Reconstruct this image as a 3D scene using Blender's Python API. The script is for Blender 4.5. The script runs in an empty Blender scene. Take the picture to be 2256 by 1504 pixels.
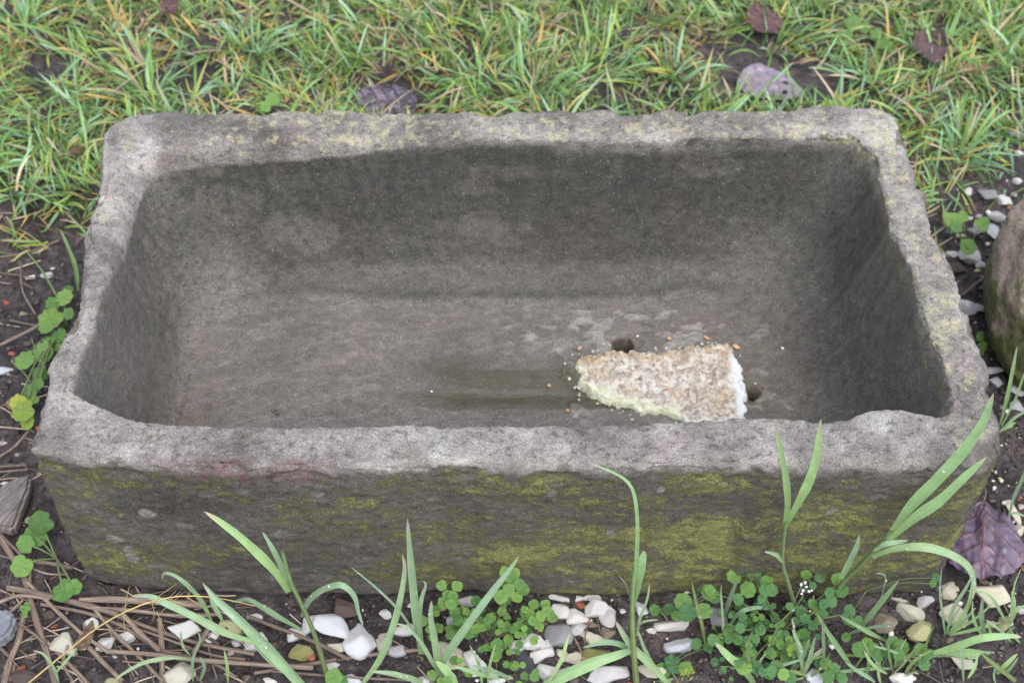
import bpy, bmesh, math, random
import numpy as np
from mathutils import Vector, Matrix
rnd = random.Random(7)
rng = np.random.default_rng(11)
scene = bpy.context.scene
COL = scene.collection

# ------------------------------------------------------------------ camera
CAM = np.array([-0.041496, -0.780753, 1.326811])
AX_R = np.array([0.9996246, -0.02342487, 0.0142101])
AX_U = np.array([0.00874142, 0.76423078, 0.64488363])
AX_F = np.array([0.02596611, 0.64451733, -0.76414866])
FPX = 3200.0
cd = bpy.data.cameras.new('camera'); cam = bpy.data.objects.new('camera', cd); COL.objects.link(cam)
cam.matrix_world = Matrix(((AX_R[0], AX_U[0], -AX_F[0], CAM[0]), (AX_R[1], AX_U[1], -AX_F[1], CAM[1]),
                           (AX_R[2], AX_U[2], -AX_F[2], CAM[2]), (0, 0, 0, 1)))
cd.sensor_width = 22.3; cd.lens = 22.3 * FPX / 2256; cd.clip_start = 0.02; cd.clip_end = 300
cd.dof.use_dof = True; cd.dof.focus_distance = 1.36; cd.dof.aperture_fstop = 4.5
scene.camera = cam

# ------------------------------------------------------------------ light (overcast)
SUN_EL, SUN_AZ = math.radians(62), math.radians(155)
w = bpy.data.worlds.new('World'); scene.world = w; w.use_nodes = True
nt = w.node_tree; nt.nodes.clear()
sky = nt.nodes.new('ShaderNodeTexSky'); sky.sky_type = 'NISHITA'; sky.sun_disc = False
sky.sun_elevation = SUN_EL; sky.sun_rotation = SUN_AZ; sky.air_density = 1.0; sky.dust_density = 1.5; sky.ozone_density = 1.0
hs = nt.nodes.new('ShaderNodeHueSaturation'); hs.inputs['Saturation'].default_value = 0.48
bg = nt.nodes.new('ShaderNodeBackground'); bg.inputs['Strength'].default_value = 0.15
wo = nt.nodes.new('ShaderNodeOutputWorld')
nt.links.new(sky.outputs[0], hs.inputs['Color']); nt.links.new(hs.outputs[0], bg.inputs[0]); nt.links.new(bg.outputs[0], wo.inputs[0])
sl = bpy.data.lights.new('sun', 'SUN'); sl.energy = 1.3; sl.angle = math.radians(60); sl.color = (1.0, 0.985, 0.99)
so = bpy.data.objects.new('sun', sl); COL.objects.link(so)
sd = Vector((math.sin(SUN_AZ) * math.cos(SUN_EL), math.cos(SUN_AZ) * math.cos(SUN_EL), math.sin(SUN_EL)))
so.rotation_euler = sd.to_track_quat('Z', 'Y').to_euler(); so.location = (0, 0, 5)
vs = scene.view_settings; vs.view_transform = 'Standard'; vs.look = 'None'; vs.exposure = 1.36; vs.gamma = 1
vs.use_curve_mapping = False

# ------------------------------------------------------------------ geometry helpers
def ray(px, py):
    return AX_F + AX_R * (px - 1128) / FPX - AX_U * (py - 752) / FPX
def at(px, py, z=0.0):                      # the point of height z seen at a photo pixel
    d = ray(px, py); return CAM + d * (z - CAM[2]) / d[2]
def at_y(px, py, y):                        # the point at distance y seen at a photo pixel
    d = ray(px, py); return CAM + d * (y - CAM[1]) / d[1]
def mm_px(px, py):                          # metres per photo pixel at the ground
    return np.linalg.norm(at(px, py) - CAM) / FPX

def _h(ix, iy, iz):
    n = (ix * 374761393 + iy * 668265263 + iz * 2147483647 // 7) & 0xffffffff
    n = ((n ^ (n >> 13)) * 1274126177) & 0xffffffff
    n = ((n ^ (n >> 16)) * 2246822519) & 0xffffffff
    return ((n ^ (n >> 15)) & 0xffffff) / float(0xffffff)
def vnoise(P):
    P = np.asarray(P, float) + 1000.0
    I = np.floor(P).astype(np.int64); f = P - I; f = f * f * f * (f * (f * 6 - 15) + 10)
    out = 0
    for dx in (0, 1):
        wx = f[:, 0] if dx else 1 - f[:, 0]
        for dy in (0, 1):
            wy = f[:, 1] if dy else 1 - f[:, 1]
            for dz in (0, 1):
                wz = f[:, 2] if dz else 1 - f[:, 2]
                out = out + wx * wy * wz * _h(I[:, 0] + dx, I[:, 1] + dy, I[:, 2] + dz)
    return out * 2 - 1
def fbm(P, octs=4, g=0.5, lac=2.03):
    a, s, tot = 1.0, 0, 0; P = np.asarray(P, float)
    for i in range(octs):
        s = s + a * vnoise(P + i * 17.3); tot += a; a *= g; P = P * lac
    return s / tot * 1.6
def sstep(a, b, x):
    t = np.clip((x - a) / (b - a), 0, 1); return t * t * (3 - 2 * t)

def mesh_np(name, V, Fq, mat, attrs=None, smooth=True):
    me = bpy.data.meshes.new(name)
    V = np.asarray(V, np.float32); Fq = np.asarray(Fq, np.int32); k = Fq.shape[1]
    me.vertices.add(len(V)); me.vertices.foreach_set('co', V.ravel())
    me.loops.add(Fq.size); me.loops.foreach_set('vertex_index', Fq.ravel())
    me.polygons.add(len(Fq)); me.polygons.foreach_set('loop_start', np.arange(0, Fq.size, k, dtype=np.int32))
    me.polygons.foreach_set('use_smooth', np.full(len(Fq), smooth))
    me.update(calc_edges=True)
    if attrs:
        for an, c in attrs.items():
            a = me.attributes.new(an, 'FLOAT_COLOR', 'POINT')
            cc = np.ones((len(V), 4), np.float32); cc[:, :3] = c
            a.data.foreach_set('color', cc.ravel())
    me.materials.append(mat)
    return me
def link(name, me, parent=None):
    o = bpy.data.objects.new(name, me); COL.objects.link(o)
    if parent is not None: o.parent = parent
    return o
def tag(o, label, cat, group=None, kind=None):
    o['label'] = label; o['category'] = cat
    if group: o['group'] = group
    if kind: o['kind'] = kind
    return o
def thing(name, loc, label, cat, group=None):
    o = bpy.data.objects.new(name, None); COL.objects.link(o); o.location = Vector([float(c) for c in loc]); o.empty_display_size = .01
    return tag(o, label, cat, group)

def grid_faces(nu, nv, wrap_u=False, off=0):          # index = v*nu + u
    u = np.arange(nu if wrap_u else nu - 1); v = np.arange(nv - 1)
    U, Vv = np.meshgrid(u, v); a = Vv * nu + U; b = Vv * nu + (U + 1) % nu
    return np.stack([a, b, b + nu, a + nu], -1).reshape(-1, 4) + off

def spline(P, n):
    P = np.asarray(P, float)
    if len(P) == 2: return P[0] + (P[1] - P[0]) * np.linspace(0, 1, n)[:, None]
    Q = np.vstack([2 * P[0] - P[1], P, 2 * P[-1] - P[-2]])
    seg = np.linalg.norm(np.diff(P, axis=0), axis=1); cum = np.r_[0, np.cumsum(seg)]
    t = np.linspace(0, cum[-1], n); i = np.clip(np.searchsorted(cum, t, side='right') - 1, 0, len(P) - 2)
    s = ((t - cum[i]) / np.maximum(seg[i], 1e-9))[:, None]
    p0, p1, p2, p3 = Q[i], Q[i + 1], Q[i + 2], Q[i + 3]
    return 0.5 * (2 * p1 + (p2 - p0) * s + (2 * p0 - 5 * p1 + 4 * p2 - p3) * s**2 + (3 * p1 - p0 - 3 * p2 + p3) * s**3)

# ------------------------------------------------------------------ material helpers
class M:
    def __init__(s, name):
        s.m = bpy.data.materials.new(name); s.m.use_nodes = True; s.t = s.m.node_tree
        s.b = s.t.nodes['Principled BSDF']; s.o = s.t.nodes['Material Output']
        s.tc = s.t.nodes.new('ShaderNodeTexCoord')
    def n(s, ty, **kw):
        x = s.t.nodes.new(ty)
        for k, v in kw.items():
            if k.startswith('i_'): x.inputs[k[2:].replace('_', ' ')].default_value = v
            else: setattr(x, k, v)
        return x
    def l(s, a, b): s.t.links.new(a, b)
    def mapping(s, sc, src='Object'):
        m = s.n('ShaderNodeMapping'); m.inputs['Scale'].default_value = sc; s.l(s.tc.outputs[src], m.inputs[0]); return m.outputs[0]
    def noise(s, scale, detail=4, rough=.55, vec=None, src='Object'):
        x = s.n('ShaderNodeTexNoise'); x.inputs['Scale'].default_value = scale; x.inputs['Detail'].default_value = detail
        x.inputs['Roughness'].default_value = rough; s.l(vec if vec is not None else s.tc.outputs[src], x.inputs['Vector']); return x.outputs['Fac']
    def ramp(s, fac, stops):
        r = s.n('ShaderNodeValToRGB'); e = r.color_ramp.elements
        while len(e) < len(stops): e.new(.5)
        for el, (p, c) in zip(e, stops):
            el.position = p; el.color = tuple(c) + (1,) if hasattr(c, '__len__') else (c, c, c, 1)
        s.l(fac, r.inputs[0]); return r.outputs[0]
    def mix(s, f, a, b, mode='MIX'):
        x = s.n('ShaderNodeMix', data_type='RGBA', blend_type=mode)
        for k, v in ((0, f), (6, a), (7, b)):
            if hasattr(v, 'links') or hasattr(v, 'is_linked'): s.l(v, x.inputs[k])
            elif hasattr(v, '__len__'): x.inputs[k].default_value = tuple(v) + (1,)
            else: x.inputs[k].default_value = v
        return x.outputs[2]
    def math(s, op, a, b=None, clamp=False):
        x = s.n('ShaderNodeMath', operation=op, use_clamp=clamp)
        for k, v in ((0, a), (1, b)):
            if v is None: continue
            if hasattr(v, 'is_linked'): s.l(v, x.inputs[k])
            else: x.inputs[k].default_value = v
        return x.outputs[0]
    def attr(s, name):
        a = s.n('ShaderNodeAttribute', attribute_name=name); sp = s.n('ShaderNodeSeparateColor'); s.l(a.outputs['Color'], sp.inputs[0]); return a.outputs['Color'], sp.outputs
    def bump(s, h, dist, strength=1.0):
        b = s.n('ShaderNodeBump'); b.inputs['Distance'].default_value = dist; b.inputs['Strength'].default_value = strength
        s.l(h, b.inputs['Height']); s.l(b.outputs[0], s.b.inputs['Normal']); return b.outputs[0]
    def col(s, c):
        if hasattr(c, 'is_linked'): s.l(c, s.b.inputs['Base Color'])
        else: s.b.inputs['Base Color'].default_value = tuple(c) + (1,)
    def rough(s, r):
        if hasattr(r, 'is_linked'): s.l(r, s.b.inputs['Roughness'])
        else: s.b.inputs['Roughness'].default_value = r
    def leafy(s, colsock, fac=.3):
        tr = s.n('ShaderNodeBsdfTranslucent'); mx = s.n('ShaderNodeMixShader'); mx.inputs[0].default_value = fac
        if hasattr(colsock, 'is_linked'): s.l(colsock, tr.inputs[0])
        else: tr.inputs[0].default_value = tuple(colsock) + (1,)
        s.l(s.b.outputs[0], mx.inputs[1]); s.l(tr.outputs[0], mx.inputs[2]); s.l(mx.outputs[0], s.o.inputs['Surface'])

def mat_stone():
    m = M('weathered_sandstone')
    _, a = m.attr('mask_a'); _, b = m.attr('mask_b'); _, c = m.attr('mask_c')
    light, moss, lich = a[0], a[1], a[2]
    dark, ochre, red = b[0], b[1], b[2]
    wet, olive = c[0], c[1]
    strat = m.mapping((.75, 1, 1.15))
    n_big = m.noise(22, 6, .6, strat); n_med = m.noise(95, 6, .65, strat); n_fine = m.noise(520, 4, .7); n_gr = m.noise(1500, 2, .6)
    # light / dark weathering, plus painted hole shade and left-wall light
    lv = m.math('ADD', light, m.math('MULTIPLY', m.math('SUBTRACT', n_med, .5), .6))
    lv = m.math('ADD', lv, m.math('MULTIPLY', m.math('SUBTRACT', n_fine, .5), 1.05), True)
    base = m.ramp(lv, [(0, (.026, .025, .021)), (.25, (.060, .056, .049)), (.5, (.118, .109, .102)), (.75, (.205, .196, .187)), (1, (.335, .325, .31))])
    # warm purple-brown against greenish hue drift
    hue = m.ramp(m.noise(14, 5, .6), [(.35, (1.07, .98, .99)), (.65, (1.0, 1.0, .96))])
    base = m.mix(1.0, base, hue, 'MULTIPLY')
    hue2 = m.ramp(n_fine, [(.3, (1.10, .98, .98)), (.7, (.94, 1.03, .98))])
    base = m.mix(1.0, base, hue2, 'MULTIPLY')
    base = m.mix(m.math('MULTIPLY', ochre, m.ramp(n_med, [(.3, .3), (.7, 1.)])), base, (.17, .125, .065))
    base = m.mix(m.math('MULTIPLY', olive, m.ramp(n_med, [(.3, .4), (.65, 1.)])), base, (.048, .040, .018))
    rm = m.math('MULTIPLY', red, m.ramp(m.noise(160, 4, .6), [(.38, 0.), (.62, 1.)]))
    base = m.mix(rm, base, (.12, .052, .055))
    # black algae specks
    bk = m.ramp(m.noise(170, 5, .75, strat), [(.53, 0.), (.62, 1.)])
    base = m.mix(m.math('MULTIPLY', bk, m.math('MULTIPLY', dark, .75)), base, (.016, .015, .011))
    # moss: green film, then brighter yellow-green tufts
    mn = m.math('ADD', m.math('MULTIPLY', m.noise(70, 9, .72, m.mapping((.7, 1, 1.1))), .6), m.math('MULTIPLY', m.noise(330, 5, .7), .4))
    mm = m.math('ADD', m.math('MULTIPLY', moss, 1.0), m.math('MULTIPLY', m.math('SUBTRACT', mn, .5), 4.6))
    film = m.ramp(mm, [(.30, 0.), (.65, 1.)])
    base = m.mix(m.math('MULTIPLY', film, .75), base, (.076, .068, .034))
    tuft = m.ramp(mm, [(.55, 0.), (.95, 1.)])
    tcol = m.ramp(n_fine, [(.3, (.070, .076, .022)), (.5, (.18, .18, .05)), (.75, (.33, .32, .10))])
    base = m.mix(m.math('MULTIPLY', tuft, .78), base, tcol)
    # pale yellow-grey crustose lichen
    ln = m.noise(75, 7, .7)
    lm = m.math('ADD', lich, m.math('MULTIPLY', m.math('SUBTRACT', ln, .5), 2.4))
    base = m.mix(m.math('MULTIPLY', m.ramp(lm, [(.55, 0.), (.85, 1.)]), .6), base, m.ramp(n_fine, [(.3, (.25, .235, .12)), (.7, (.46, .43, .25))]))
    base = m.mix(m.math('MULTIPLY', c[2], 1.), base, (.965, 1.0, .99), 'MULTIPLY')
    # bright quartz grains; glints of wet sand painted as white specks
    vo = m.n('ShaderNodeTexVoronoi'); vo.inputs['Scale'].default_value = 900; m.l(m.tc.outputs['Object'], vo.inputs['Vector'])
    sc = m.n('ShaderNodeSeparateColor'); m.l(vo.outputs['Color'], sc.inputs[0])
    spk = m.math('MULTIPLY', m.ramp(m.math('ADD', vo.outputs['Distance'], m.math('MULTIPLY', sc.outputs[1], .2)), [(.2, 1.), (.36, 0.)]), m.math('GREATER_THAN', sc.outputs[0], m.math('SUBTRACT', .972, m.math('MULTIPLY', light, .06))))
    base = m.mix(m.math('MULTIPLY', spk, .85), base, (.72, .72, .74))
    grain = m.ramp(n_gr, [(.32, .55), (.68, 1.5)])
    base = m.mix(1.0, base, grain, 'MULTIPLY')
    m.col(base)
    r = m.math('SUBTRACT', .82, m.math('MULTIPLY', wet, .50))
    r = m.math('SUBTRACT', r, m.math('MULTIPLY', spk, .5), True); m.rough(r)
    m.b.inputs['Specular IOR Level'].default_value = .4
    h = m.math('ADD', m.math('MULTIPLY', n_fine, .6), m.math('MULTIPLY', n_med, m.math('ADD', .25, m.math('MULTIPLY', moss, .8, True))))
    h = m.math('ADD', h, m.math('MULTIPLY', tuft, .35))
    h = m.math('ADD', h, m.math('MULTIPLY', n_gr, .25))
    m.bump(h, .0022, .9)
    return m.m
MAT_STONE = mat_stone()

def mat_soil():
    m = M('wet_dark_soil')
    n1 = m.noise(9, 6, .6); n2 = m.noise(80, 6, .7); n3 = m.noise(420, 4, .7)
    c = m.ramp(m.math('ADD', m.math('MULTIPLY', n1, .45), m.math('MULTIPLY', n2, .55)), [(.3, (.012, .010, .010)), (.46, (.040, .031, .031)), (.66, (.14, .11, .107))])
    c = m.mix(1.0, c, m.ramp(n3, [(.32, .35), (.68, 1.9)]), 'MULTIPLY')
    m.col(c); m.rough(m.ramp(n2, [(.4, .28), (.6, .7)])); m.bump(m.math('ADD', n2, m.math('MULTIPLY', n3, .8)), .007)
    return m.m
MAT_SOIL = mat_soil()

def mat_tint(name, rough=.55, trans=0.0, bscale=300, bdist=.0006, var=.25, spec=.5):
    m = M(name); c, _ = m.attr('tint')
    n = m.noise(bscale, 4, .6)
    c = m.mix(1.0, c, m.ramp(n, [(.3, 1 - var), (.7, 1 + var)]), 'MULTIPLY')
    m.col(c); m.rough(rough); m.b.inputs['Specular IOR Level'].default_value = spec
    m.bump(n, bdist)
    if trans: m.leafy(c, trans)
    return m.m
MAT_LAWN = mat_tint('lawn_blade', .42, .35, 200, .0002, .12)
MAT_CRUMB = mat_tint('soil_crumb', .55, 0, 500, .001, .35)

def mat_blade(name, base, tip, rough=.4, trans=.32, dry=None):
    m = M(name)                                   # generated uv: u across, v along (attribute 'uvw')
    _, a = m.attr('uvw')
    c = m.mix(m.math('MULTIPLY', a[1], 1.), base, tip)
    st = m.noise(1.0, 3, .6, m.mapping((1, 1, 1), 'Object'))
    oi = m.n('ShaderNodeObjectInfo')
    lines = m.noise(1, 2, .5); 
    wv = m.n('ShaderNodeTexWave', wave_type='BANDS', bands_direction='X'); wv.inputs['Scale'].default_value = 2.2; wv.inputs['Distortion'].default_value = 0
    cx = m.n('ShaderNodeCombineXYZ'); m.l(a[0], cx.inputs[0]); m.l(cx.outputs[0], wv.inputs['Vector'])
    c = m.mix(1.0, c, m.ramp(wv.outputs['Fac'], [(0, .80), (1, 1.14)]), 'MULTIPLY')
    c = m.mix(1.0, c, m.ramp(m.noise(90, 4, .6), [(.3, .86), (.7, 1.14)]), 'MULTIPLY')
    c = m.mix(1.0, c, m.ramp(oi.outputs['Random'], [(0, (.85, .88, .9)), (1, (1.15, 1.08, .95))]), 'MULTIPLY')
    mr = m.ramp(a[0], [(.44, 0.), (.5, 1.), (.56, 0.)]); c = m.mix(m.math('MULTIPLY', mr, .5), c, (.42, .52, .30))
    if dry:
        tipw = m.math('ADD', a[1], m.math('MULTIPLY', m.math('SUBTRACT', oi.outputs['Random'], .5), .12))
        c = m.mix(m.ramp(tipw, [(.88, 0.), (.99, 1.)]), c, dry)
        sp = m.ramp(m.noise(420, 3, .6), [(.62, 0.), (.72, 1.)]); c = m.mix(m.math('MULTIPLY', sp, .45), c, (.35, .3, .14))
    m.col(c); m.rough(rough); m.b.inputs['Sheen Weight'].default_value = .15; m.bump(wv.outputs['Fac'], .0003, .6); m.leafy(c, trans)
    return m.m
MB_BLUE = mat_blade('blue_green_blade', (.21, .33, .15), (.30, .45, .29), dry=(.45, .42, .3))
MB_LIGHT = mat_blade('light_green_blade', (.22, .36, .13), (.35, .54, .25), dry=(.5, .45, .3))
MB_STEM = mat_blade('green_stem', (.16, .2, .06), (.19, .30, .09))

def mat_leaf(name, c0, c1, rough=.36, trans=.25, vein=(.2, .3, .1), bs=.0006, scale=160):
    m = M(name); _, a = m.attr('uvw')
    n = m.noise(scale, 5, .6); oi = m.n('ShaderNodeObjectInfo')
    c = m.mix(m.ramp(n, [(.35, 0.), (.65, 1.)]), c0, c1)
    c = m.mix(1.0, c, m.ramp(oi.outputs['Random'], [(0, (.72, .78, .8)), (1, (1.3, 1.15, .95))]), 'MULTIPLY')
    c = m.mix(m.math('MULTIPLY', a[0], .7), c, vein)
    c = m.mix(1.0, c, m.ramp(m.noise(1200, 2, .5), [(.35, .85), (.65, 1.15)]), 'MULTIPLY')
    m.col(c); m.rough(rough); m.b.inputs['Specular IOR Level'].default_value = .5
    m.bump(m.math('ADD', n, m.math('MULTIPLY', a[0], -1.2)), bs); m.leafy(c, trans)
    return m.m
ML_GREEN = mat_leaf('green_leaf', (.075, .19, .04), (.11, .25, .06))
ML_LIGHT = mat_leaf('light_green_leaf', (.11, .235, .045), (.18, .33, .09))
ML_YELLOW = mat_leaf('yellow_green_leaf', (.26, .36, .05), (.36, .44, .07))
ML_CRESS = mat_leaf('cress_leaf', (.06, .16, .05), (.10, .235, .085), vein=(.16, .28, .14))
ML_PURPLE = mat_leaf('purple_dead_leaf', (.075, .062, .105), (.135, .098, .145), .36, .06, (.17, .075, .075), .0012, 70)
ML_GREYP = mat_leaf('grey_purple_leaf', (.15, .135, .20), (.25, .22, .285), .4, .1, (.3, .2, .18), .001, 90)
ML_BLUEBLACK = mat_leaf('blue_black_leaf', (.022, .020, .034), (.085, .07, .115), .34, .05, (.06, .04, .06), .0012, 50)
ML_DARKRED = mat_leaf('dark_red_leaf', (.045, .024, .03), (.095, .048, .052), .36, .08, (.14, .07, .065), .001, 80)
ML_BROWN = mat_leaf('brown_dead_leaf', (.14, .085, .05), (.23, .15, .09), .6, .1, (.25, .16, .1), .001, 90)

def mat_pebble(name, c0, c1, stain, rough=.5, amt=.5, bump=.0012):
    m = M(name); n = m.noise(60, 6, .6, None); n2 = m.noise(260, 5, .6)
    oi = m.n('ShaderNodeObjectInfo')
    off = m.n('ShaderNodeVectorMath', operation='SCALE'); m.l(oi.outputs['Location'], off.inputs[0]); off.inputs['Scale'].default_value = 37
    ad = m.n('ShaderNodeVectorMath', operation='ADD'); m.l(m.tc.outputs['Object'], ad.inputs[0]); m.l(off.outputs[0], ad.inputs[1])
    ns = m.noise(42, 5, .65, ad.outputs[0])
    c = m.mix(m.ramp(n2, [(.3, 0.), (.7, 1.)]), c0, c1)
    c = m.mix(m.math('MULTIPLY', m.ramp(ns, [(.5, 0.), (.68, 1.)]), amt), c, stain)
    c = m.mix(1.0, c, m.ramp(oi.outputs['Random'], [(0, (.84, .85, .87)), (1, (1.06, 1.03, .98))]), 'MULTIPLY')
    m.col(c); m.rough(rough); m.bump(m.math('ADD', n2, ns), bump)
    m.b.inputs['Subsurface Weight'].default_value = 0
    return m.m
MP = {
 'white': mat_pebble('white_quartz_pebble', (.70, .68, .65), (.82, .80, .78), (.42, .36, .28), amt=.35),
 'cream': mat_pebble('cream_pebble', (.62, .59, .47), (.74, .70, .56), (.44, .40, .18), amt=.5),
 'blue': mat_pebble('bluish_white_pebble', (.58, .60, .65), (.76, .77, .80), (.42, .38, .34), amt=.35),
 'grey': mat_pebble('grey_pebble', (.30, .29, .31), (.42, .40, .42), (.2, .17, .15)),
 'yellow': mat_pebble('algae_yellow_pebble', (.34, .31, .10), (.46, .42, .18), (.18, .19, .04), amt=.8),
 'olive': mat_pebble('olive_stained_pebble', (.42, .42, .2), (.55, .53, .33), (.2, .23, .05), amt=.9),
 'tan': mat_pebble('tan_pebble', (.28, .22, .16), (.38, .31, .23), (.15, .11, .08)),
 'brown': mat_pebble('brown_pebble', (.09, .065, .05), (.15, .11, .09), (.04, .03, .03)),
 'red': mat_pebble('red_brick_chip', (.36, .09, .05), (.48, .14, .085), (.2, .08, .06), .7),
 'dark': mat_pebble('dark_grey_pebble', (.045, .045, .055), (.085, .085, .1), (.03, .03, .03), .45),
 'pink': mat_pebble('pinkish_grey_pebble', (.55, .53, .54), (.68, .66, .67), (.28, .2, .18)),
}
MAT_SLATE = mat_pebble('blue_grey_slate', (.12, .13, .155), (.22, .235, .27), (.08, .08, .08), .45)

def mat_straw():
    m = M('dead_straw'); _, a = m.attr('uvw'); oi = m.n('ShaderNodeObjectInfo')
    cx = m.n('ShaderNodeCombineXYZ'); m.l(m.math('MULTIPLY', a[0], 9.), cx.inputs[0]); m.l(m.math('MULTIPLY', a[1], 6.), cx.inputs[1]); m.l(m.math('MULTIPLY', oi.outputs['Random'], 50.), cx.inputs[2])
    n = m.noise(1.0, 5, .65, cx.outputs[0])
    c = m.ramp(n, [(.3, (.05, .036, .028)), (.5, (.14, .105, .082)), (.7, (.29, .23, .185))])
    c = m.mix(1.0, c, m.ramp(oi.outputs['Random'], [(0, (.7, .66, .64)), (.5, (1., .95, .9)), (1, (1.25, 1.2, 1.1))]), 'MULTIPLY')
    m.col(c); m.rough(.55); m.bump(n, .0006); return m.m
MAT_STRAW = mat_straw()
def flat(name, c0, c1, rough=.6, scale=200, bd=.0008, **kw):
    m = M(name); n = m.noise(scale, 5, .65); m.col(m.mix(m.ramp(n, [(.35, 0.), (.65, 1.)]), c0, c1)); m.rough(rough); m.bump(n, bd)
    for k, v in kw.items(): m.b.inputs[k.replace('_', ' ')].default_value = v
    return m.m
MAT_GOLD = flat('golden_seed_stalk', (.35, .25, .09), (.5, .38, .16))
MAT_ORANGE = flat('orange_flake', (.5, .27, .1), (.65, .4, .2))
MAT_WHITE = flat('white_petal', (.75, .75, .72), (.82, .82, .8))
MAT_DEW = flat('dewdrop', (1, 1, 1), (1, 1, 1), .02, bd=0, Transmission_Weight=.9, IOR=1.33)

def mat_wood():
    m = M('weathered_wood'); v = m.mapping((30, 400, 400)); n = m.noise(1, 6, .65, v); n2 = m.noise(1, 3, .5, m.mapping((60, 900, 900)))
    c = m.ramp(n, [(.3, (.05, .042, .04)), (.5, (.15, .125, .115)), (.7, (.27, .235, .215))])
    m.col(m.mix(1., c, m.ramp(n2, [(.3, .75), (.7, 1.2)]), 'MULTIPLY')); m.rough(.7); m.bump(m.math('ADD', n, n2), .002); return m.m
MAT_WOOD = mat_wood()

def mat_plaster():
    m = M('crumbling_lime_mortar'); _, a = m.attr('mask_a')
    n = m.noise(130, 6, .7); n2 = m.noise(420, 5, .7)
    vo = m.n('ShaderNodeTexVoronoi'); vo.inputs['Scale'].default_value = 260; vo.inputs['Randomness'].default_value = 1; m.l(m.tc.outputs['Object'], vo.inputs['Vector'])
    sc = m.n('ShaderNodeSeparateColor'); m.l(vo.outputs['Color'], sc.inputs[0])
    agg = m.ramp(sc.outputs[0], [(.05, (.18, .14, .11)), (.25, (.42, .35, .28)), (.55, (.57, .49, .41)), (.85, (.74, .69, .63))])
    top = m.mix(.6, m.ramp(n, [(.32, (.22, .165, .115)), (.5, (.42, .345, .27)), (.68, (.62, .55, .47))]), agg)
    top = m.mix(m.math('MULTIPLY', m.ramp(m.noise(38, 4, .6), [(.5, 0.), (.62, 1.)]), .45), top, (.46, .30, .12))
    top = m.mix(m.math('MULTIPLY', a[1], m.ramp(n2, [(.35, .15), (.65, .8)])), top, (.42, .27, .10))
    top = m.mix(m.math('MULTIPLY', m.ramp(m.noise(300, 4, .6), [(.58, 0.), (.7, 1.)]), .6), top, (.17, .13, .1))
    top = m.mix(m.math('MULTIPLY', m.ramp(m.noise(75, 5, .65), [(.52, 0.), (.6, 1.)]), .7), top, (.72, .71, .64))
    top = m.mix(m.math('MULTIPLY', m.ramp(m.noise(48, 5, .65), [(.55, 0.), (.66, 1.)]), .6), top, (.26, .22, .19))
    lime = m.ramp(n, [(.3, (.50, .50, .30)), (.5, (.70, .71, .50)), (.75, (.80, .81, .67))])
    white = m.ramp(n2, [(.3, (.66, .67, .66)), (.7, (.80, .81, .81))])
    c = m.mix(a[0], top, lime); c = m.mix(a[2], c, white)
    m.col(c); m.rough(.8); m.bump(m.math('ADD', n, m.math('MULTIPLY', n2, .7)), .0045); return m.m
MAT_PLASTER = mat_plaster()

# ------------------------------------------------------------------ ground
def gz(x, y):
    P = np.stack([np.atleast_1d(x), np.atleast_1d(y), np.zeros_like(np.atleast_1d(x))], -1).astype(float)
    near = 1 - sstep(2.0, 5.0, np.hypot(P[:, 0], P[:, 1]))
    z = (fbm(P * 6, 3) * .006 + fbm(P * 28, 3) * .0028 * near) - .004
    z += .012 * sstep(.48, .62, P[:, 1]) * near
    inside = (np.abs(P[:, 0]) < .44) & (P[:, 1] > .015) & (P[:, 1] < .47)
    return np.where(inside, -.012, z)
def ground():
    fx = np.r_[-40, -20, -10, -5, -3, -2, -1.5, np.arange(-1.15, 1.16, .0042), 1.5, 2, 3, 5, 10, 20, 40]
    fy = np.r_[-40, -20, -10, -5, -2, -1, -.5, np.arange(-.24, 1.25, .0048), 1.5, 2, 3, 5, 10, 20, 40]
    X, Y = np.meshgrid(fx, fy); x, y = X.ravel(), Y.ravel(); P = np.stack([x, y, 0 * x], -1)
    z = gz(x, y)
    near = 1 - sstep(1.2, 1.6, np.maximum(np.abs(x), np.abs(y)))
    lumps = np.abs(fbm(P * 70, 3)) * .004 + np.maximum(0, fbm(P * 120 + 9, 2)) * .0025
    z = z + (lumps - .0015) * near * np.where((np.abs(x) < .44) & (y > .02) & (y < .47), 0, 1)
    me = mesh_np('ground', np.stack([x, y, z], -1), grid_faces(len(fx), len(fy)), MAT_SOIL)
    o = link('ground', me); o['kind'] = 'structure'; o['label'] = 'dark wet soil around the trough'
ground()

# ------------------------------------------------------------------ the stone trough
H = .2389; FZ = .070
INNER = [(-0.3573,0.0434),(-0.2724,0.0376),(-0.1459,0.0365),(-0.0188,0.0354),(0.1089,0.0364),(0.1777,0.0398),(0.2378,0.0401),(0.2798,0.0343),(0.306,0.0366),(0.3337,0.047),(0.3641,0.0477),(0.3932,0.0419),(0.4123,0.0596),(0.4132,0.1043),(0.4074,0.151),(0.407,0.1935),(0.4044,0.2506),(0.4002,0.2902),(0.401,0.3452),(0.4041,0.3881),(0.3925,0.4213),(0.369,0.4328),(0.2417,0.4337),(0.1396,0.427),(0.0388,0.433),(-0.0621,0.4338),(-0.1625,0.4278),(-0.2375,0.4262),(-0.3365,0.4196),(-0.3891,0.4053),(-0.4033,0.3661),(-0.4073,0.3112),(-0.4105,0.2395),(-0.4138,0.2022),(-0.4173,0.1544),(-0.4246,0.1058),(-0.4203,0.0808),(-0.3891,0.0588)]
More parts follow.
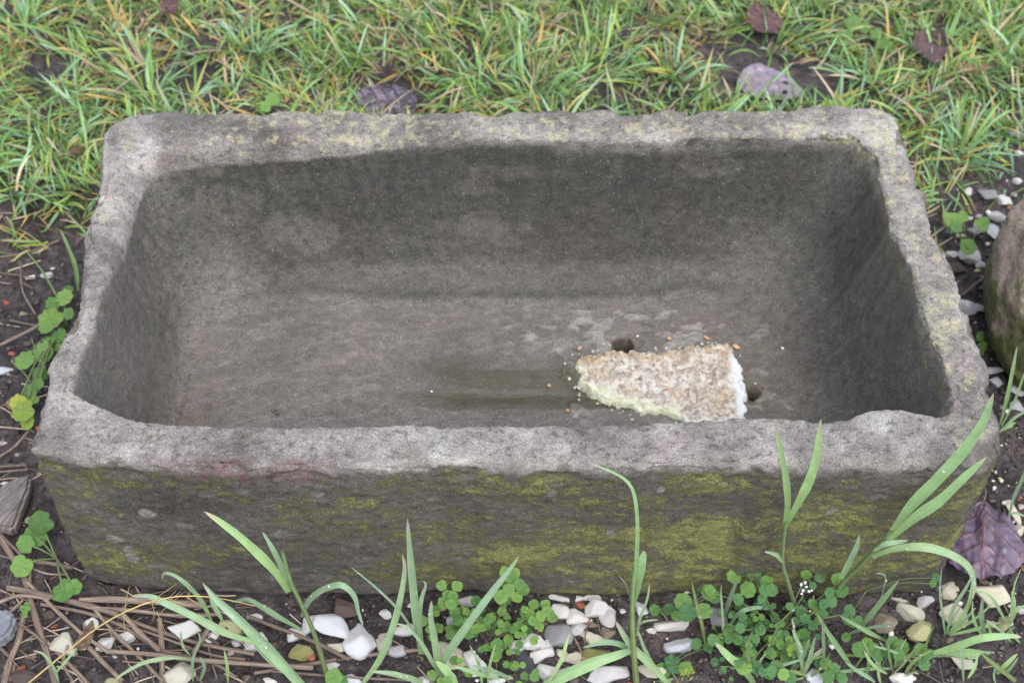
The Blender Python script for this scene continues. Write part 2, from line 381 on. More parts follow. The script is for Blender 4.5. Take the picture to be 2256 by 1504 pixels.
OUTER = [(-0.4513,0.0124),(-0.4136,0.0047),(-0.3715,-0.0014),(-0.3093,-0.0048),(-0.2472,-0.0082),(-0.1852,-0.009),(-0.1231,-0.0123),(-0.0611,-0.0081),(0.0011,-0.0115),(0.0635,-0.0123),(0.1467,-0.0134),(0.2096,-0.0117),(0.2298,-0.0171),(0.2723,-0.0126),(0.3138,-0.0157),(0.3557,-0.0162),(0.4197,-0.012),(0.4466,0.0032),(0.4532,0.0214),(0.458,0.0591),(0.4589,0.0812),(0.4609,0.1269),(0.4569,0.1685),(0.4518,0.1869),(0.4556,0.2243),(0.4475,0.2632),(0.4464,0.3033),(0.4483,0.3238),(0.4478,0.3448),(0.4432,0.395),(0.4426,0.4172),(0.4435,0.4474),(0.4332,0.4745),(0.4188,0.4808),(0.3831,0.485),(0.3518,0.4852),(0.3197,0.4792),(0.273,0.4795),(0.2263,0.4783),(0.21,0.4706),(0.1952,0.4777),(0.1803,0.4841),(0.1641,0.4764),(0.1327,0.4712),(0.1179,0.4806),(0.0922,0.4823),(0.0149,0.4813),(-0.0187,0.4738),(-0.0468,0.4817),(-0.1135,0.4799),(-0.1751,0.4826),(-0.2059,0.4844),(-0.221,0.4806),(-0.2417,0.4846),(-0.2671,0.4833),(-0.2973,0.4781),(-0.3278,0.4783),(-0.3587,0.4816),(-0.3845,0.4841),(-0.4051,0.4865),(-0.4297,0.4805),(-0.4451,0.4653),(-0.4503,0.4502),(-0.4487,0.4241),(-0.4445,0.3665),(-0.4426,0.325),(-0.4465,0.3048),(-0.4426,0.2589),(-0.442,0.2087),(-0.4403,0.1724),(-0.4452,0.1373),(-0.451,0.1089),(-0.4491,0.0867),(-0.4505,0.0595),(-0.4515,0.0357)]
HOLES = [(.127, .277, .0105), (.2655, .206, .0085)]
PATCH = np.array([(.072, .262), (.10, .262), (.135, .266), (.17, .266), (.20, .265), (.225, .276), (.250, .275), (.257, .25), (.259, .22), (.257, .19), (.252, .16), (.225, .150), (.19, .155), (.172, .168), (.14, .178), (.112, .188), (.085, .203), (.074, .215), (.070, .24)])
FACE_SPOTS = []
for px_, py_, rx_, rz_, am_ in ((323, 1140, 18, 11, .42), (285, 1240, 15, 24, .32), (250, 1205, 20, 10, .26), (405, 1165, 22, 8, .2), (350, 1262, 45, 8, .2), (700, 1085, 14, 8, .25), (1215, 1075, 10, 8, .35), (1345, 1165, 16, 9, .3), (1455, 1065, 10, 8, .35), (1830, 1110, 20, 10, .25), (620, 1175, 30, 7, .2), (520, 1310, 40, 14, .25)):
    p_ = at_y(px_, py_, -.006); FACE_SPOTS.append((p_[0], p_[2], rx_ * .00044, rz_ * .00068, am_))
def build_trough():
    N = 1700
    t = np.linspace(0, 1, N, endpoint=False) * (2 * .9 + 2 * .48)
    bx = np.zeros(N); by = np.zeros(N)
    for i, s in enumerate(t):
        if s < .9: bx[i], by[i] = -.45 + s, 0
        elif s < 1.38: bx[i], by[i] = .45, s - .9
        elif s < 2.28: bx[i], by[i] = .45 - (s - 1.38), .48
        else: bx[i], by[i] = -.45, .48 - (s - 2.28)
    th = np.arctan2((by - .24) / .24, bx / .45)
    def outline(pts):
        P = np.array(pts); P = np.vstack([P, P[:1]]); P = spline(P, 4000)
        q = np.stack([P[:, 0] / .45, (P[:, 1] - .24) / .24], -1)
        a = np.arctan2(q[:, 1], q[:, 0]); r = np.hypot(q[:, 0], q[:, 1]); o = np.argsort(a)
        rr = np.interp(th, a[o], r[o], period=2 * math.pi)
        return np.stack([rr * np.cos(th) * .45, .24 + rr * np.sin(th) * .24], -1)
    O = outline(OUTER); I = outline(INNER)
    # floor outline: a soft rectangle
    ph = np.linspace(0, 2 * math.pi, 400, endpoint=False)
    e = 2 / 5.5
    Fx = -.022 + .335 * np.sign(np.cos(ph)) * np.abs(np.cos(ph))**e; Fy = .207 + .128 * np.sign(np.sin(ph)) * np.abs(np.sin(ph))**e
    Fl = outline(np.stack([Fx, Fy], -1)[::1])
    d = O - I; wd = np.linalg.norm(d, axis=1, keepdims=True); du = d / wd
    q3 = np.stack([I[:, 0], I[:, 1], 0 * th], -1)
    O = O + du * (fbm(q3 * 45, 4)[:, None] * .0026); I = I + du * (fbm(q3 * 38 + 5, 4)[:, None] * .0026)
    # rounding radii: soft on the left and back-left, sharp on the right
    soft = np.clip(sstep(.0, -.30, I[:, 0]) * sstep(.2, .38, I[:, 1]) + .8 * sstep(-.38, -.41, I[:, 0]) * sstep(.2, .34, I[:, 1]), 0, 1)
    ri = .0035 + .028 * soft + .003 * np.abs(fbm(q3 * 30 + 3, 3))
    ro = .006 + .006 * np.abs(fbm(q3 * 22 + 8, 4)) + .010 * np.maximum(0, fbm(q3 * 9 + 2, 2) - .25)
    rings, reg = [], []          # reg: 0 floor, 1 wall, 2 inner lip, 3 top, 4 outer lip, 5 face, 6 bottom
    C = np.array([0.0, .207])
    def add(xy, z, r): rings.append(np.concatenate([xy, np.broadcast_to(np.asarray(z, float).reshape(-1, 1), (N, 1))], 1)); reg.append(r)
    for s in np.linspace(.004, 1, 150)[:-1]: add(C + (Fl - C) * s, np.full(N, FZ + .002 * s**4), 0)
    top_in = (H - ri)[:, None]
    prof = spline([(0, 0), (.03, .012), (.10, .045), (.25, .085), (.40, .115), (.46, .15), (.55, .25), (.70, .45), (.86, .72), (1, 1)], 84); prof = np.clip(prof, 0, 1)
    ff = np.linspace(0, math.pi / 2, 84); tt = np.linspace(0, 1, 84); prof2 = np.stack([tt, tt**2.2], -1)
    wE = sstep(.27, .37, np.abs(I[:, 0]))[:, None]
    for (h1, v1), (h2, v2) in zip(prof, prof2):
        h = h1 * (1 - wE) + h2 * wE; v = (v1 * (1 - wE) + v2 * wE)[:, 0]
        add(Fl + (I - Fl) * h, FZ + .002 + (top_in[:, 0] - FZ - .002) * v, 1)
    for f in np.linspace(0, math.pi / 2, 10)[1:]:
        add(I + du * (ri * (1 - math.cos(f)))[:, None], H - ri + ri * math.sin(f), 2)
    a = I + du * ri[:, None]; b = O - du * ro[:, None]
    for s in np.linspace(0, 1, 24)[1:]: add(a + (b - a) * s, np.full(N, H), 3)
    for f in np.linspace(0, math.pi / 2, 12)[1:]:
        add(O - du * (ro * (1 - math.sin(f)))[:, None], H - ro + ro * math.cos(f), 4)
    for s in np.linspace(0, 1, 94)[1:]: add(O - du * (.004 * s), (H - ro) + (.010 - (H - ro)) * s, 5)
    for f in np.linspace(0, math.pi / 2, 6)[1:]: add(O - du * (.004 + .012 * (1 - math.cos(f))), .010 - .014 * math.sin(f), 6)
    add(O - du * .08, -.004, 6)
    V = np.array(rings); nv = len(rings); reg = np.repeat(np.array(reg), N)
    # normals
    gu = np.roll(V, -1, 1) - np.roll(V, 1, 1); gv = np.gradient(V, axis=0)
    Nn = np.cross(gu, gv); Nn /= np.linalg.norm(Nn, axis=2, keepdims=True) + 1e-12
    P = V.reshape(-1, 3).copy(); Nn = Nn.reshape(-1, 3)
    if (Nn[reg == 3][:, 2]).mean() < 0: Nn = -Nn
    x, y, z = P.T
    face = reg >= 4; top = (reg == 3) | (reg == 2) | (reg == 4); inn = reg <= 1
    hgt = (z - FZ) / (H - FZ)
    # relief
    strat = P * np.array([14, 40, 60])
    rel = np.where(inn, .45, 1.); D = (fbm(P * 9, 3) * .0016 + fbm(P * 120, 3) * .0007) * rel
    D += np.where(face, fbm(strat, 4) * .0009 + fbm(P * 55, 3) * .0006 + fbm(P * 200, 2) * .0005, 0)
    rough_r = sstep(.37, .41, x) + .5 * sstep(-.40, -.43, x) + .6 * sstep(.03, .0, y)
    D += np.where(top, np.minimum(0, fbm(P * 34 + 4, 4)) * .0013 * (.3 + rough_r) + fbm(P * 75, 3) * .0004 + np.minimum(0, fbm(P * 140 + 9, 3) + .2) * .0016 + fbm(P * 190, 2) * .0006, 0)
    cc = fbm(P * 24 + 55, 4); D -= np.where(top, (.0022 * sstep(.16, .20, cc) + .0020 * sstep(.42, .46, cc)) * np.clip(rough_r, 0, 1), 0)
    edge = ((reg == 4) | ((reg == 5) & (z > H - .03))) * 1.0
    D -= edge * np.maximum(0, fbm(P * np.array([30, 30, 55]) + 31, 4) - .05) * .006
    iedge = ((reg == 2) | ((reg == 1) & (z > H - .015))) * sstep(-.1, .35, x)
    D -= iedge * np.maximum(0, fbm(P * 40 + 77, 4)) * .005
    # tooling: ridges along the end walls, faint steps along the back wall, tool marks on the floor
    endw = ((reg == 1) & (np.abs(x) > .33))
    D += np.where(endw, fbm(np.stack([x * 60, y * 5, z * 60], -1), 3) * .0006, 0)
    backw = (reg == 1) & (y > .33)
    D += np.where(backw, fbm(np.stack([x * 4, y * 35, z * 35], -1), 3) * .0010, 0)
    D += np.where(reg == 0, fbm(P * np.array([10, 18, 1]), 3) * .0016 + fbm(P * 60, 3) * .0005, 0)
    # scallops on the back rim (broken edge)
    P = P + Nn * D[:, None]
    # groove over the left rim
    g = np.exp(-((y - .316 - (x + .42) * .3) / .0055)**2) * sstep(-.385, -.42, x) * (z > H - .05)
    P[:, 2] -= g * .007 * (reg != 5); P[:, 0] += g * .004 * (reg >= 4)
    # floor: shallow channel toward the outlet, bowl to the outlet, two holes
    fl = reg == 0
    ch = np.exp(-((y - (.205 + .02 * (x + .1))) / .020)**2) * sstep(-.12, -.02, x) * sstep(.3, .2, x)
    P[:, 2] -= np.where(reg <= 1, ch * .005 * sstep(.11, .085, z), 0)
    P[:, 2] -= np.where(reg <= 1, .004 * np.exp(-(((x - .19) / .14)**2 + ((y - .22) / .08)**2)), 0)
    hole = np.zeros(len(P))
    for hx, hy, hr in HOLES:
        r = np.hypot(x - hx, y - hy) + fbm(P * 120, 2) * .0012
        P[:, 2] -= np.where(reg <= 1, .006 * np.exp(-(r / .019)**2) + .052 * sstep(hr * 1.15, hr * .85, r), 0)
        hole = np.maximum(hole, np.where(reg <= 1, np.exp(-(r / .017)**2), 0))
    # remnants of old mortar around the outlet
    resid = np.maximum(0, fbm(np.stack([x * 38, y * 60, z * 10], -1) + 3, 4) - .28) * np.exp(-(((x - .16) / .13)**2 + ((y - .295) / .035)**2))
    resid2 = np.maximum(0, fbm(np.stack([x * 60, y * 60, z * 10], -1) + 13, 4) - .1) * np.exp(-(((x - .063) / .014)**2 + ((y - .21) / .045)**2))
    resid3 = np.maximum(0, fbm(P * 60 + 23, 4) - .2) * np.exp(-(((x - .285) / .03)**2 + ((y - .205) / .04)**2))
    rs = np.where(reg == 0, resid + resid2 * 1.2 + resid3, 0); P[:, 2] += np.minimum(rs, .35) * .010
    # masks
    n1 = fbm(np.stack([x, y, z], -1) * 12 + 2, 4); n2 = fbm(np.stack([x, y, z], -1) * 30 + 6, 4); n3 = fbm(np.stack([x, y, z], -1) * 5, 3)
    light = np.zeros(len(P))
    topl = .66 + .16 * n1 + .16 * n2
    backleft = sstep(.05, -.2, x) * sstep(.42, .45, y)
    light = np.where(reg >= 2, topl - .16 * backleft, light)
    fz = H - .012 + .012 * n2 + .004 * n1
    fm = sstep(fz - .006, fz + .006, z)
    light = np.where(reg >= 4, .33 + .12 * n1 + .05 * n2 + (topl - .33) * fm, light)
    # inside walls
    rimfade = sstep(H - .022 + .010 * n2, H - .004, z)
    softx = sstep(.0, -.35, x)
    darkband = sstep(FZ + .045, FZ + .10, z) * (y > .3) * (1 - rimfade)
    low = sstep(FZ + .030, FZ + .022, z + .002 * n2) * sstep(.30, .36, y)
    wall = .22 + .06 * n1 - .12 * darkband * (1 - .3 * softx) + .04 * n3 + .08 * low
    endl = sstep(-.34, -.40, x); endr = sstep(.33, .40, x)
    wall = wall + .22 * endl + .05 * endr  # left end wall painted lighter for the light it catches
    wall = wall + (topl - .15 - wall) * rimfade
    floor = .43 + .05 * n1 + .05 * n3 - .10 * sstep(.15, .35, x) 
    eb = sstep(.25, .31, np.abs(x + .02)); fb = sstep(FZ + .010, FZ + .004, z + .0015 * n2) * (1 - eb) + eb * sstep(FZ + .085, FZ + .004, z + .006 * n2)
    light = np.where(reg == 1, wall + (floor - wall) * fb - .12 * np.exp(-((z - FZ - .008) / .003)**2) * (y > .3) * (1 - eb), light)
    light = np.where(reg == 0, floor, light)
    light = light + np.minimum(rs * 1.4, .26)
    light = light - .10 * g
    moss = np.where(reg >= 4, (1 - fm) * (.43 + .20 * sstep(-.25, .15, x) + .20 * n1 + .34 * fbm(np.stack([x * 11, y * 9, z * 24], -1), 4)), -.4)
    moss = np.where(reg >= 5, moss, np.minimum(moss, .3))
    moss += np.where(reg >= 5, .18 * np.exp(-(((x + .40) / .05)**2 + ((z - .13) / .03)**2)), 0)
    moss = np.where((reg >= 5) & (z < .03), moss - .15, moss)
    edge_in = np.where((reg <= 2) & (x > .34) & (z > H - .05), .36 * sstep(H - .05, H - .01, z), -.4)
    moss = np.maximum(moss, edge_in)
    lich = np.where((reg == 3) | (reg == 2), +.22 + .36 * sstep(.40, .44, y) * sstep(.45, .3, np.abs(x)) + .32 * sstep(.38, .41, x) + .12 * n1 + .1 * sstep(-.40, -.42, x), -.6)
    lich = np.where(reg == 4, -.1, lich)
    lich = np.where((reg == 1), -.35 + .75 * rimfade * sstep(.3, .42, y) + .30 * sstep(.5, .9, fbm(np.stack([x, y, z], -1) * 8 + 40, 3)) * (y > .3), lich)
    blot = np.zeros(len(P))
    for bx_, bz_, sx_, sz_ in ((-.335, .215, .016, .016), (-.325, .165, .040, .020), (-.235, .130, .040, .018), (-.03, .135, .040, .014), (.0, .195, .05, .010), (.23, .205, .03, .012), (-.04, .178, .03, .010)):
        rr = ((x - bx_) / sx_)**2 + ((z - bz_) / sz_)**2 + .9 * n2 + .6 * fbm(P * 60 + 8, 3)
        blot = np.maximum(blot, sstep(1.5, .9, rr))
    blot = np.where((reg == 1) & (y > .33), blot, 0)
    crack = np.where(reg <= 1, np.exp(-((y - .2035 - .002 * np.sin(x * 40) - .002 * n2) / .0009)**2) * sstep(-.13, -.08, x) * sstep(.075, .06, x) * (n1 > -.4), 0)
    light = light - .22 * crack; P[:, 2] -= .0012 * crack
    for fx_, fz_, sx_, sz_, am in FACE_SPOTS:
        q = ((x - fx_) / sx_)**2 + ((z - fz_) / sz_)**2 + .5 * n2; k = sstep(1.3, .8, q) * (reg == 5) * (y < .05) * am; light = light + k; moss = moss - k
    # scrape marks and drips inside
    sc_ = fbm(np.stack([x * 14 + y * 30, y * 120 - x * 40, z * 20], -1), 3); light = light + np.where(reg == 0, .07 * sstep(.25, .5, sc_), 0)
    drip = fbm(np.stack([x * 90, y * 6, z * 7], -1) + 50, 3); light = light - np.where((reg == 1) & (y > .3), .07 * sstep(.15, .5, drip) * sstep(FZ + .04, FZ + .12, z), 0)
    light = light + .13 * blot
    for hx, hy, hr in HOLES: light = light - np.where(reg <= 1, .6 * sstep(hr * 1.15, hr * .8, np.hypot(x - hx, y - hy)), 0)  # shade inside the holes painted in, so they look deeper
    dark = np.where(reg >= 4, (1 - fm) * (.8 + .3 * n3), np.where(reg == 1, .65 + .3 * darkband, np.where(reg == 0, .25, .75)))
    ochre = np.where(reg <= 1, .40 * (.6 + .6 * n2) * np.exp(-((x + .345 + .03 * (y - .2)) / .022)**2) * sstep(.34, .26, y) * sstep(.13, .09, z), 0)
    ochre += np.where(reg == 0, .14 * sstep(.0, .8, fbm(np.stack([x, y, z], -1) * 7 + 9, 3)), 0) + .5 * hole + .10 * blot
    yy = y - .004 * n2; olive = np.where(reg <= 1, sstep(.182, .188, yy) * sstep(.268, .225, yy) * sstep(-.16, -.04, x) * sstep(.3, .2, x) * (1.1 + .7 * fbm(np.stack([x * 8, y * 90, z], -1), 3)), 0) + .10 * blot
    red = np.where((reg >= 3) & (y < .03) & (z > H - .03), 1.3 * np.exp(-(((x + .275) / .030)**2)) + 1.1 * np.exp(-(((x + .205) / .022)**2)), 0) * sstep(.006, -.006, y)
    wet = np.where(reg <= 1, .45 + .6 * ch + .35 * np.exp(-(((x + .1) / .25)**2 + ((y - .2) / .12)**2)), .12)
    wet += np.where((reg == 1) & (np.abs(x) > .34), .25, 0)
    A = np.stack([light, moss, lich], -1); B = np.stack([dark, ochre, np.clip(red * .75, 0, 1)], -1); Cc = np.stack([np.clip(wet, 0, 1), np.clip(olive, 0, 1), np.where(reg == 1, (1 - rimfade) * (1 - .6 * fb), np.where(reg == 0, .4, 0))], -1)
    faces = grid_faces(N, nv, True)
    cap0 = len(P); P = np.vstack([P, [[C[0], C[1], P[:N, 2].mean()]]]); A = np.vstack([A, A[:1]]); B = np.vstack([B, B[:1]]); Cc = np.vstack([Cc, Cc[:1]])
    i = np.arange(0, N, 1); tri = np.stack([np.full(N, cap0), (i + 1) % N, i], -1)
    # centre fan as quads (degenerate-free): two triangles joined
    i2 = np.arange(0, N, 2); fan = np.stack([np.full(len(i2), cap0), (i2 + 2) % N, (i2 + 1) % N, i2], -1)
    faces = np.vstack([faces[:, ::-1], fan[:, ::-1]])
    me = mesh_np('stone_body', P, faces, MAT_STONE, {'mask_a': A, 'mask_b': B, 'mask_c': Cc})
    me.update()
    root = thing('stone_trough', (0, .24, 0), 'old hewn sandstone trough with mossy front face and empty hollow standing on the soil', 'trough')
    o = link('basin', me, root); o.location = (0, -.24, 0)
    return root
TROUGH = build_trough()

def _ico1():
    bm = bmesh.new(); bmesh.ops.create_icosphere(bm, subdivisions=1, radius=1)
    V = np.array([v.co[:] for v in bm.verts]); F = np.array([[v.index for v in f.verts] for f in bm.faces]); bm.free(); return V, F
ICO1_, ICOF1_ = _ico1()
def in_poly(x, y, poly):
    ins = np.zeros(len(x), bool); dist = np.full(len(x), 1e9); n = len(poly)
    for i in range(n):
        (x1, y1), (x2, y2) = poly[i], poly[(i + 1) % n]
        c = ((y1 > y) != (y2 > y)) & (x < (x2 - x1) * (y - y1) / ((y2 - y1) or 1e-12) + x1); ins ^= c
        t = np.clip(((x - x1) * (x2 - x1) + (y - y1) * (y2 - y1)) / ((x2 - x1)**2 + (y2 - y1)**2), 0, 1)
        dist = np.minimum(dist, np.hypot(x - x1 - t * (x2 - x1), y - y1 - t * (y2 - y1)))
    return np.where(ins, dist, -dist)
def build_patch():
    fx = np.arange(.060, .270, .00115); fy = np.arange(.140, .290, .00115)
    X, Y = np.meshgrid(fx, fy); x, y = X.ravel(), Y.ravel(); P = np.stack([x, y, 0 * x], -1)
    sd = in_poly(x, y, PATCH) + fbm(P * 110, 4) * .0042 + fbm(P * 30 + 3, 2) * .0025
    hgt = .0088 * sstep(-.0005, .0045, sd) + .0012 * sstep(.0, .02, sd)
    q1 = fbm(P * 70, 3); body = fbm(P * 40, 3) * .0016 + .0016 * sstep(-.05, .05, q1) + .0014 * sstep(.3, .38, q1) - .0022 * sstep(.25, .33, fbm(P * 100 + 4, 3)) + .0008 * sstep(0, .1, fbm(P * 230 + 7, 2))
    z = FZ - .0065 + hgt + body * sstep(.0, .003, sd) - .004 * sstep(.26, .15, y) * 0
    z = np.where(sd < -.001, FZ - .016, z)
    front = sstep(.0150, .006, sd + fbm(P * 70 + 9, 3) * .003)
    frontside = sstep(.232, .205, y - .35 * np.maximum(0, .10 - x)) 
    lime = front * np.maximum(frontside * sstep(.24, .2, x), sstep(.084, .074, x) * sstep(.25, .235, y))
    white = sstep(.021, .012, sd + fbm(P * 60 + 19, 3) * .004) * sstep(.240, .25, x) * sstep(.262, .25, y)
    white = np.maximum(white, sstep(.014, .006, sd) * sstep(.17, .19, x) * sstep(.172, .160, y))
    white = np.maximum(white, np.exp(-(((x - .132) / .010)**2 + ((y - .264) / .003)**2)) * 1.2)
    white = np.maximum(white, .9 * (np.exp(-(((x - .145) / .002)**2 + ((y - .212) / .008)**2))))
    och = sstep(.02, .004, sd) * sstep(.225, .25, y) + .7 * np.exp(-(((x - .085) / .022)**2 + ((y - .245) / .02)**2)) + .5 * np.exp(-(((x - .235) / .03)**2 + ((y - .26) / .02)**2))
    V = np.stack([x, y, z], -1); F = grid_faces(len(fx), len(fy))
    keep = (sd > -.0022)[F].any(1); F = F[keep]
    used = np.unique(F); remap = np.zeros(len(V), int); remap[used] = np.arange(len(used))
    A = np.clip(np.stack([lime, och * (1 - lime), white], -1), 0, 1)
    me = mesh_np('mortar_patch', V[used], remap[F], MAT_PLASTER, {'mask_a': A[used]})
    o = link('mortar_patch', me, TROUGH); o.location = (0, -.24, 0)
    o['label'] = 'crumbling tan mortar patch with pale lime edges'
build_patch()
def patch_crumbs():
    r = np.random.default_rng(77); Vs, Fs = [], []
    V0, F0 = ICO1_, ICOF1_; k = 0
    while k < 90:
        i = r.integers(len(PATCH)); t = r.random(); e = PATCH[i] * (1 - t) + PATCH[(i + 1) % len(PATCH)] * t
        d = abs(r.normal(0, .007)); c = e + (e - PATCH.mean(0)) / np.linalg.norm(e - PATCH.mean(0)) * d
        if any(np.hypot(c[0] - h[0], c[1] - h[1]) < h[2] * 1.3 for h in HOLES): continue
        s = r.uniform(.0006, .0022); Vs.append(V0 * s * r.uniform(.6, 1.3, 3) + [c[0], c[1], FZ - .003 + s * .3]); Fs.append(F0 + k * len(V0)); k += 1
    Vv = np.vstack(Vs); A = np.tile([[.35, .3, .2]], (len(Vv), 1))
    o = link('mortar_crumbs', mesh_np('mortar_crumbs', Vv, np.vstack(Fs), MAT_PLASTER, {'mask_a': A}), TROUGH); o.location = (0, -.24, 0); o['kind'] = 'stuff'
patch_crumbs()

# ------------------------------------------------------------------ pebbles
def _ico(sub):
    bm = bmesh.new(); bmesh.ops.create_icosphere(bm, subdivisions=sub, radius=1)
    V = np.array([v.co[:] for v in bm.verts]); F = np.array([[v.index for v in f.verts] for f in bm.faces]); bm.free(); return V, F
ICO4, ICOF4 = _ico(4); ICO2, ICOF2 = _ico(2); ICO1, ICOF1 = _ico(1)
def stone_shape(seed, V=ICO4, k=11, sharp=14, lump=.05):
    r = np.random.default_rng(seed); D = r.normal(size=(k, 3)); D /= np.linalg.norm(D, axis=1, keepdims=True)
    h = r.uniform(.62, 1.0, k); dots = np.maximum(V @ D.T, .05) / h
    rad = (dots**sharp).sum(1)**(-1 / sharp); rad = np.minimum(rad, 1.35)
    rad = rad * (1 + lump * fbm(V * 2.2 + seed, 3))
    P = V * rad[:, None]
    P = (P - (P.max(0) + P.min(0)) / 2) / ((P.max(0) - P.min(0)) / 2)
    return P
PEB = {}
def pebble_mesh(kind, var):
    if (kind, var) not in PEB:
        V = stone_shape(100 + var * 7, k=8 + var % 6, sharp=(22, 40, 70, 28)[var % 4], lump=.04 + .03 * (var % 3)) * .5
        PEB[kind, var] = mesh_np('pebble', V, ICOF4, MP[kind])
    return PEB[kind, var]
def pebble(px, py, wpx, hpx, kind, label, group=None, z=None, var=None, name='pebble', cat='pebble', rz=None, lift=0):
    s = mm_px(px, py); W = wpx * s * 1.14; hpx = hpx * 1.1; thick = min(wpx, hpx) * s * .72
    L = max((hpx * s - thick * .45) / .80, thick * .7)
    c0 = at(px, py, thick * .25); g = float(gz(c0[0], c0[1])[0])
    c = at(px, py, g + thick * .28 + lift)
    v = rnd.randrange(16) if var is None else var
    o = link(name, pebble_mesh(kind, v)); o.location = Vector([float(q) for q in c])
    o.scale = (W, L, thick); o.rotation_euler = (rnd.uniform(-.25, .25), rnd.uniform(-.2, .2), (rnd.uniform(-.3, .3) if rz is None else rz))
    tag(o, label, cat, group); return o
G1 = 'white pebbles on the soil before the trough'
G2 = 'pebbles between the trough and the mossy stone'
G3 = 'pebbles on the soil left of the trough'
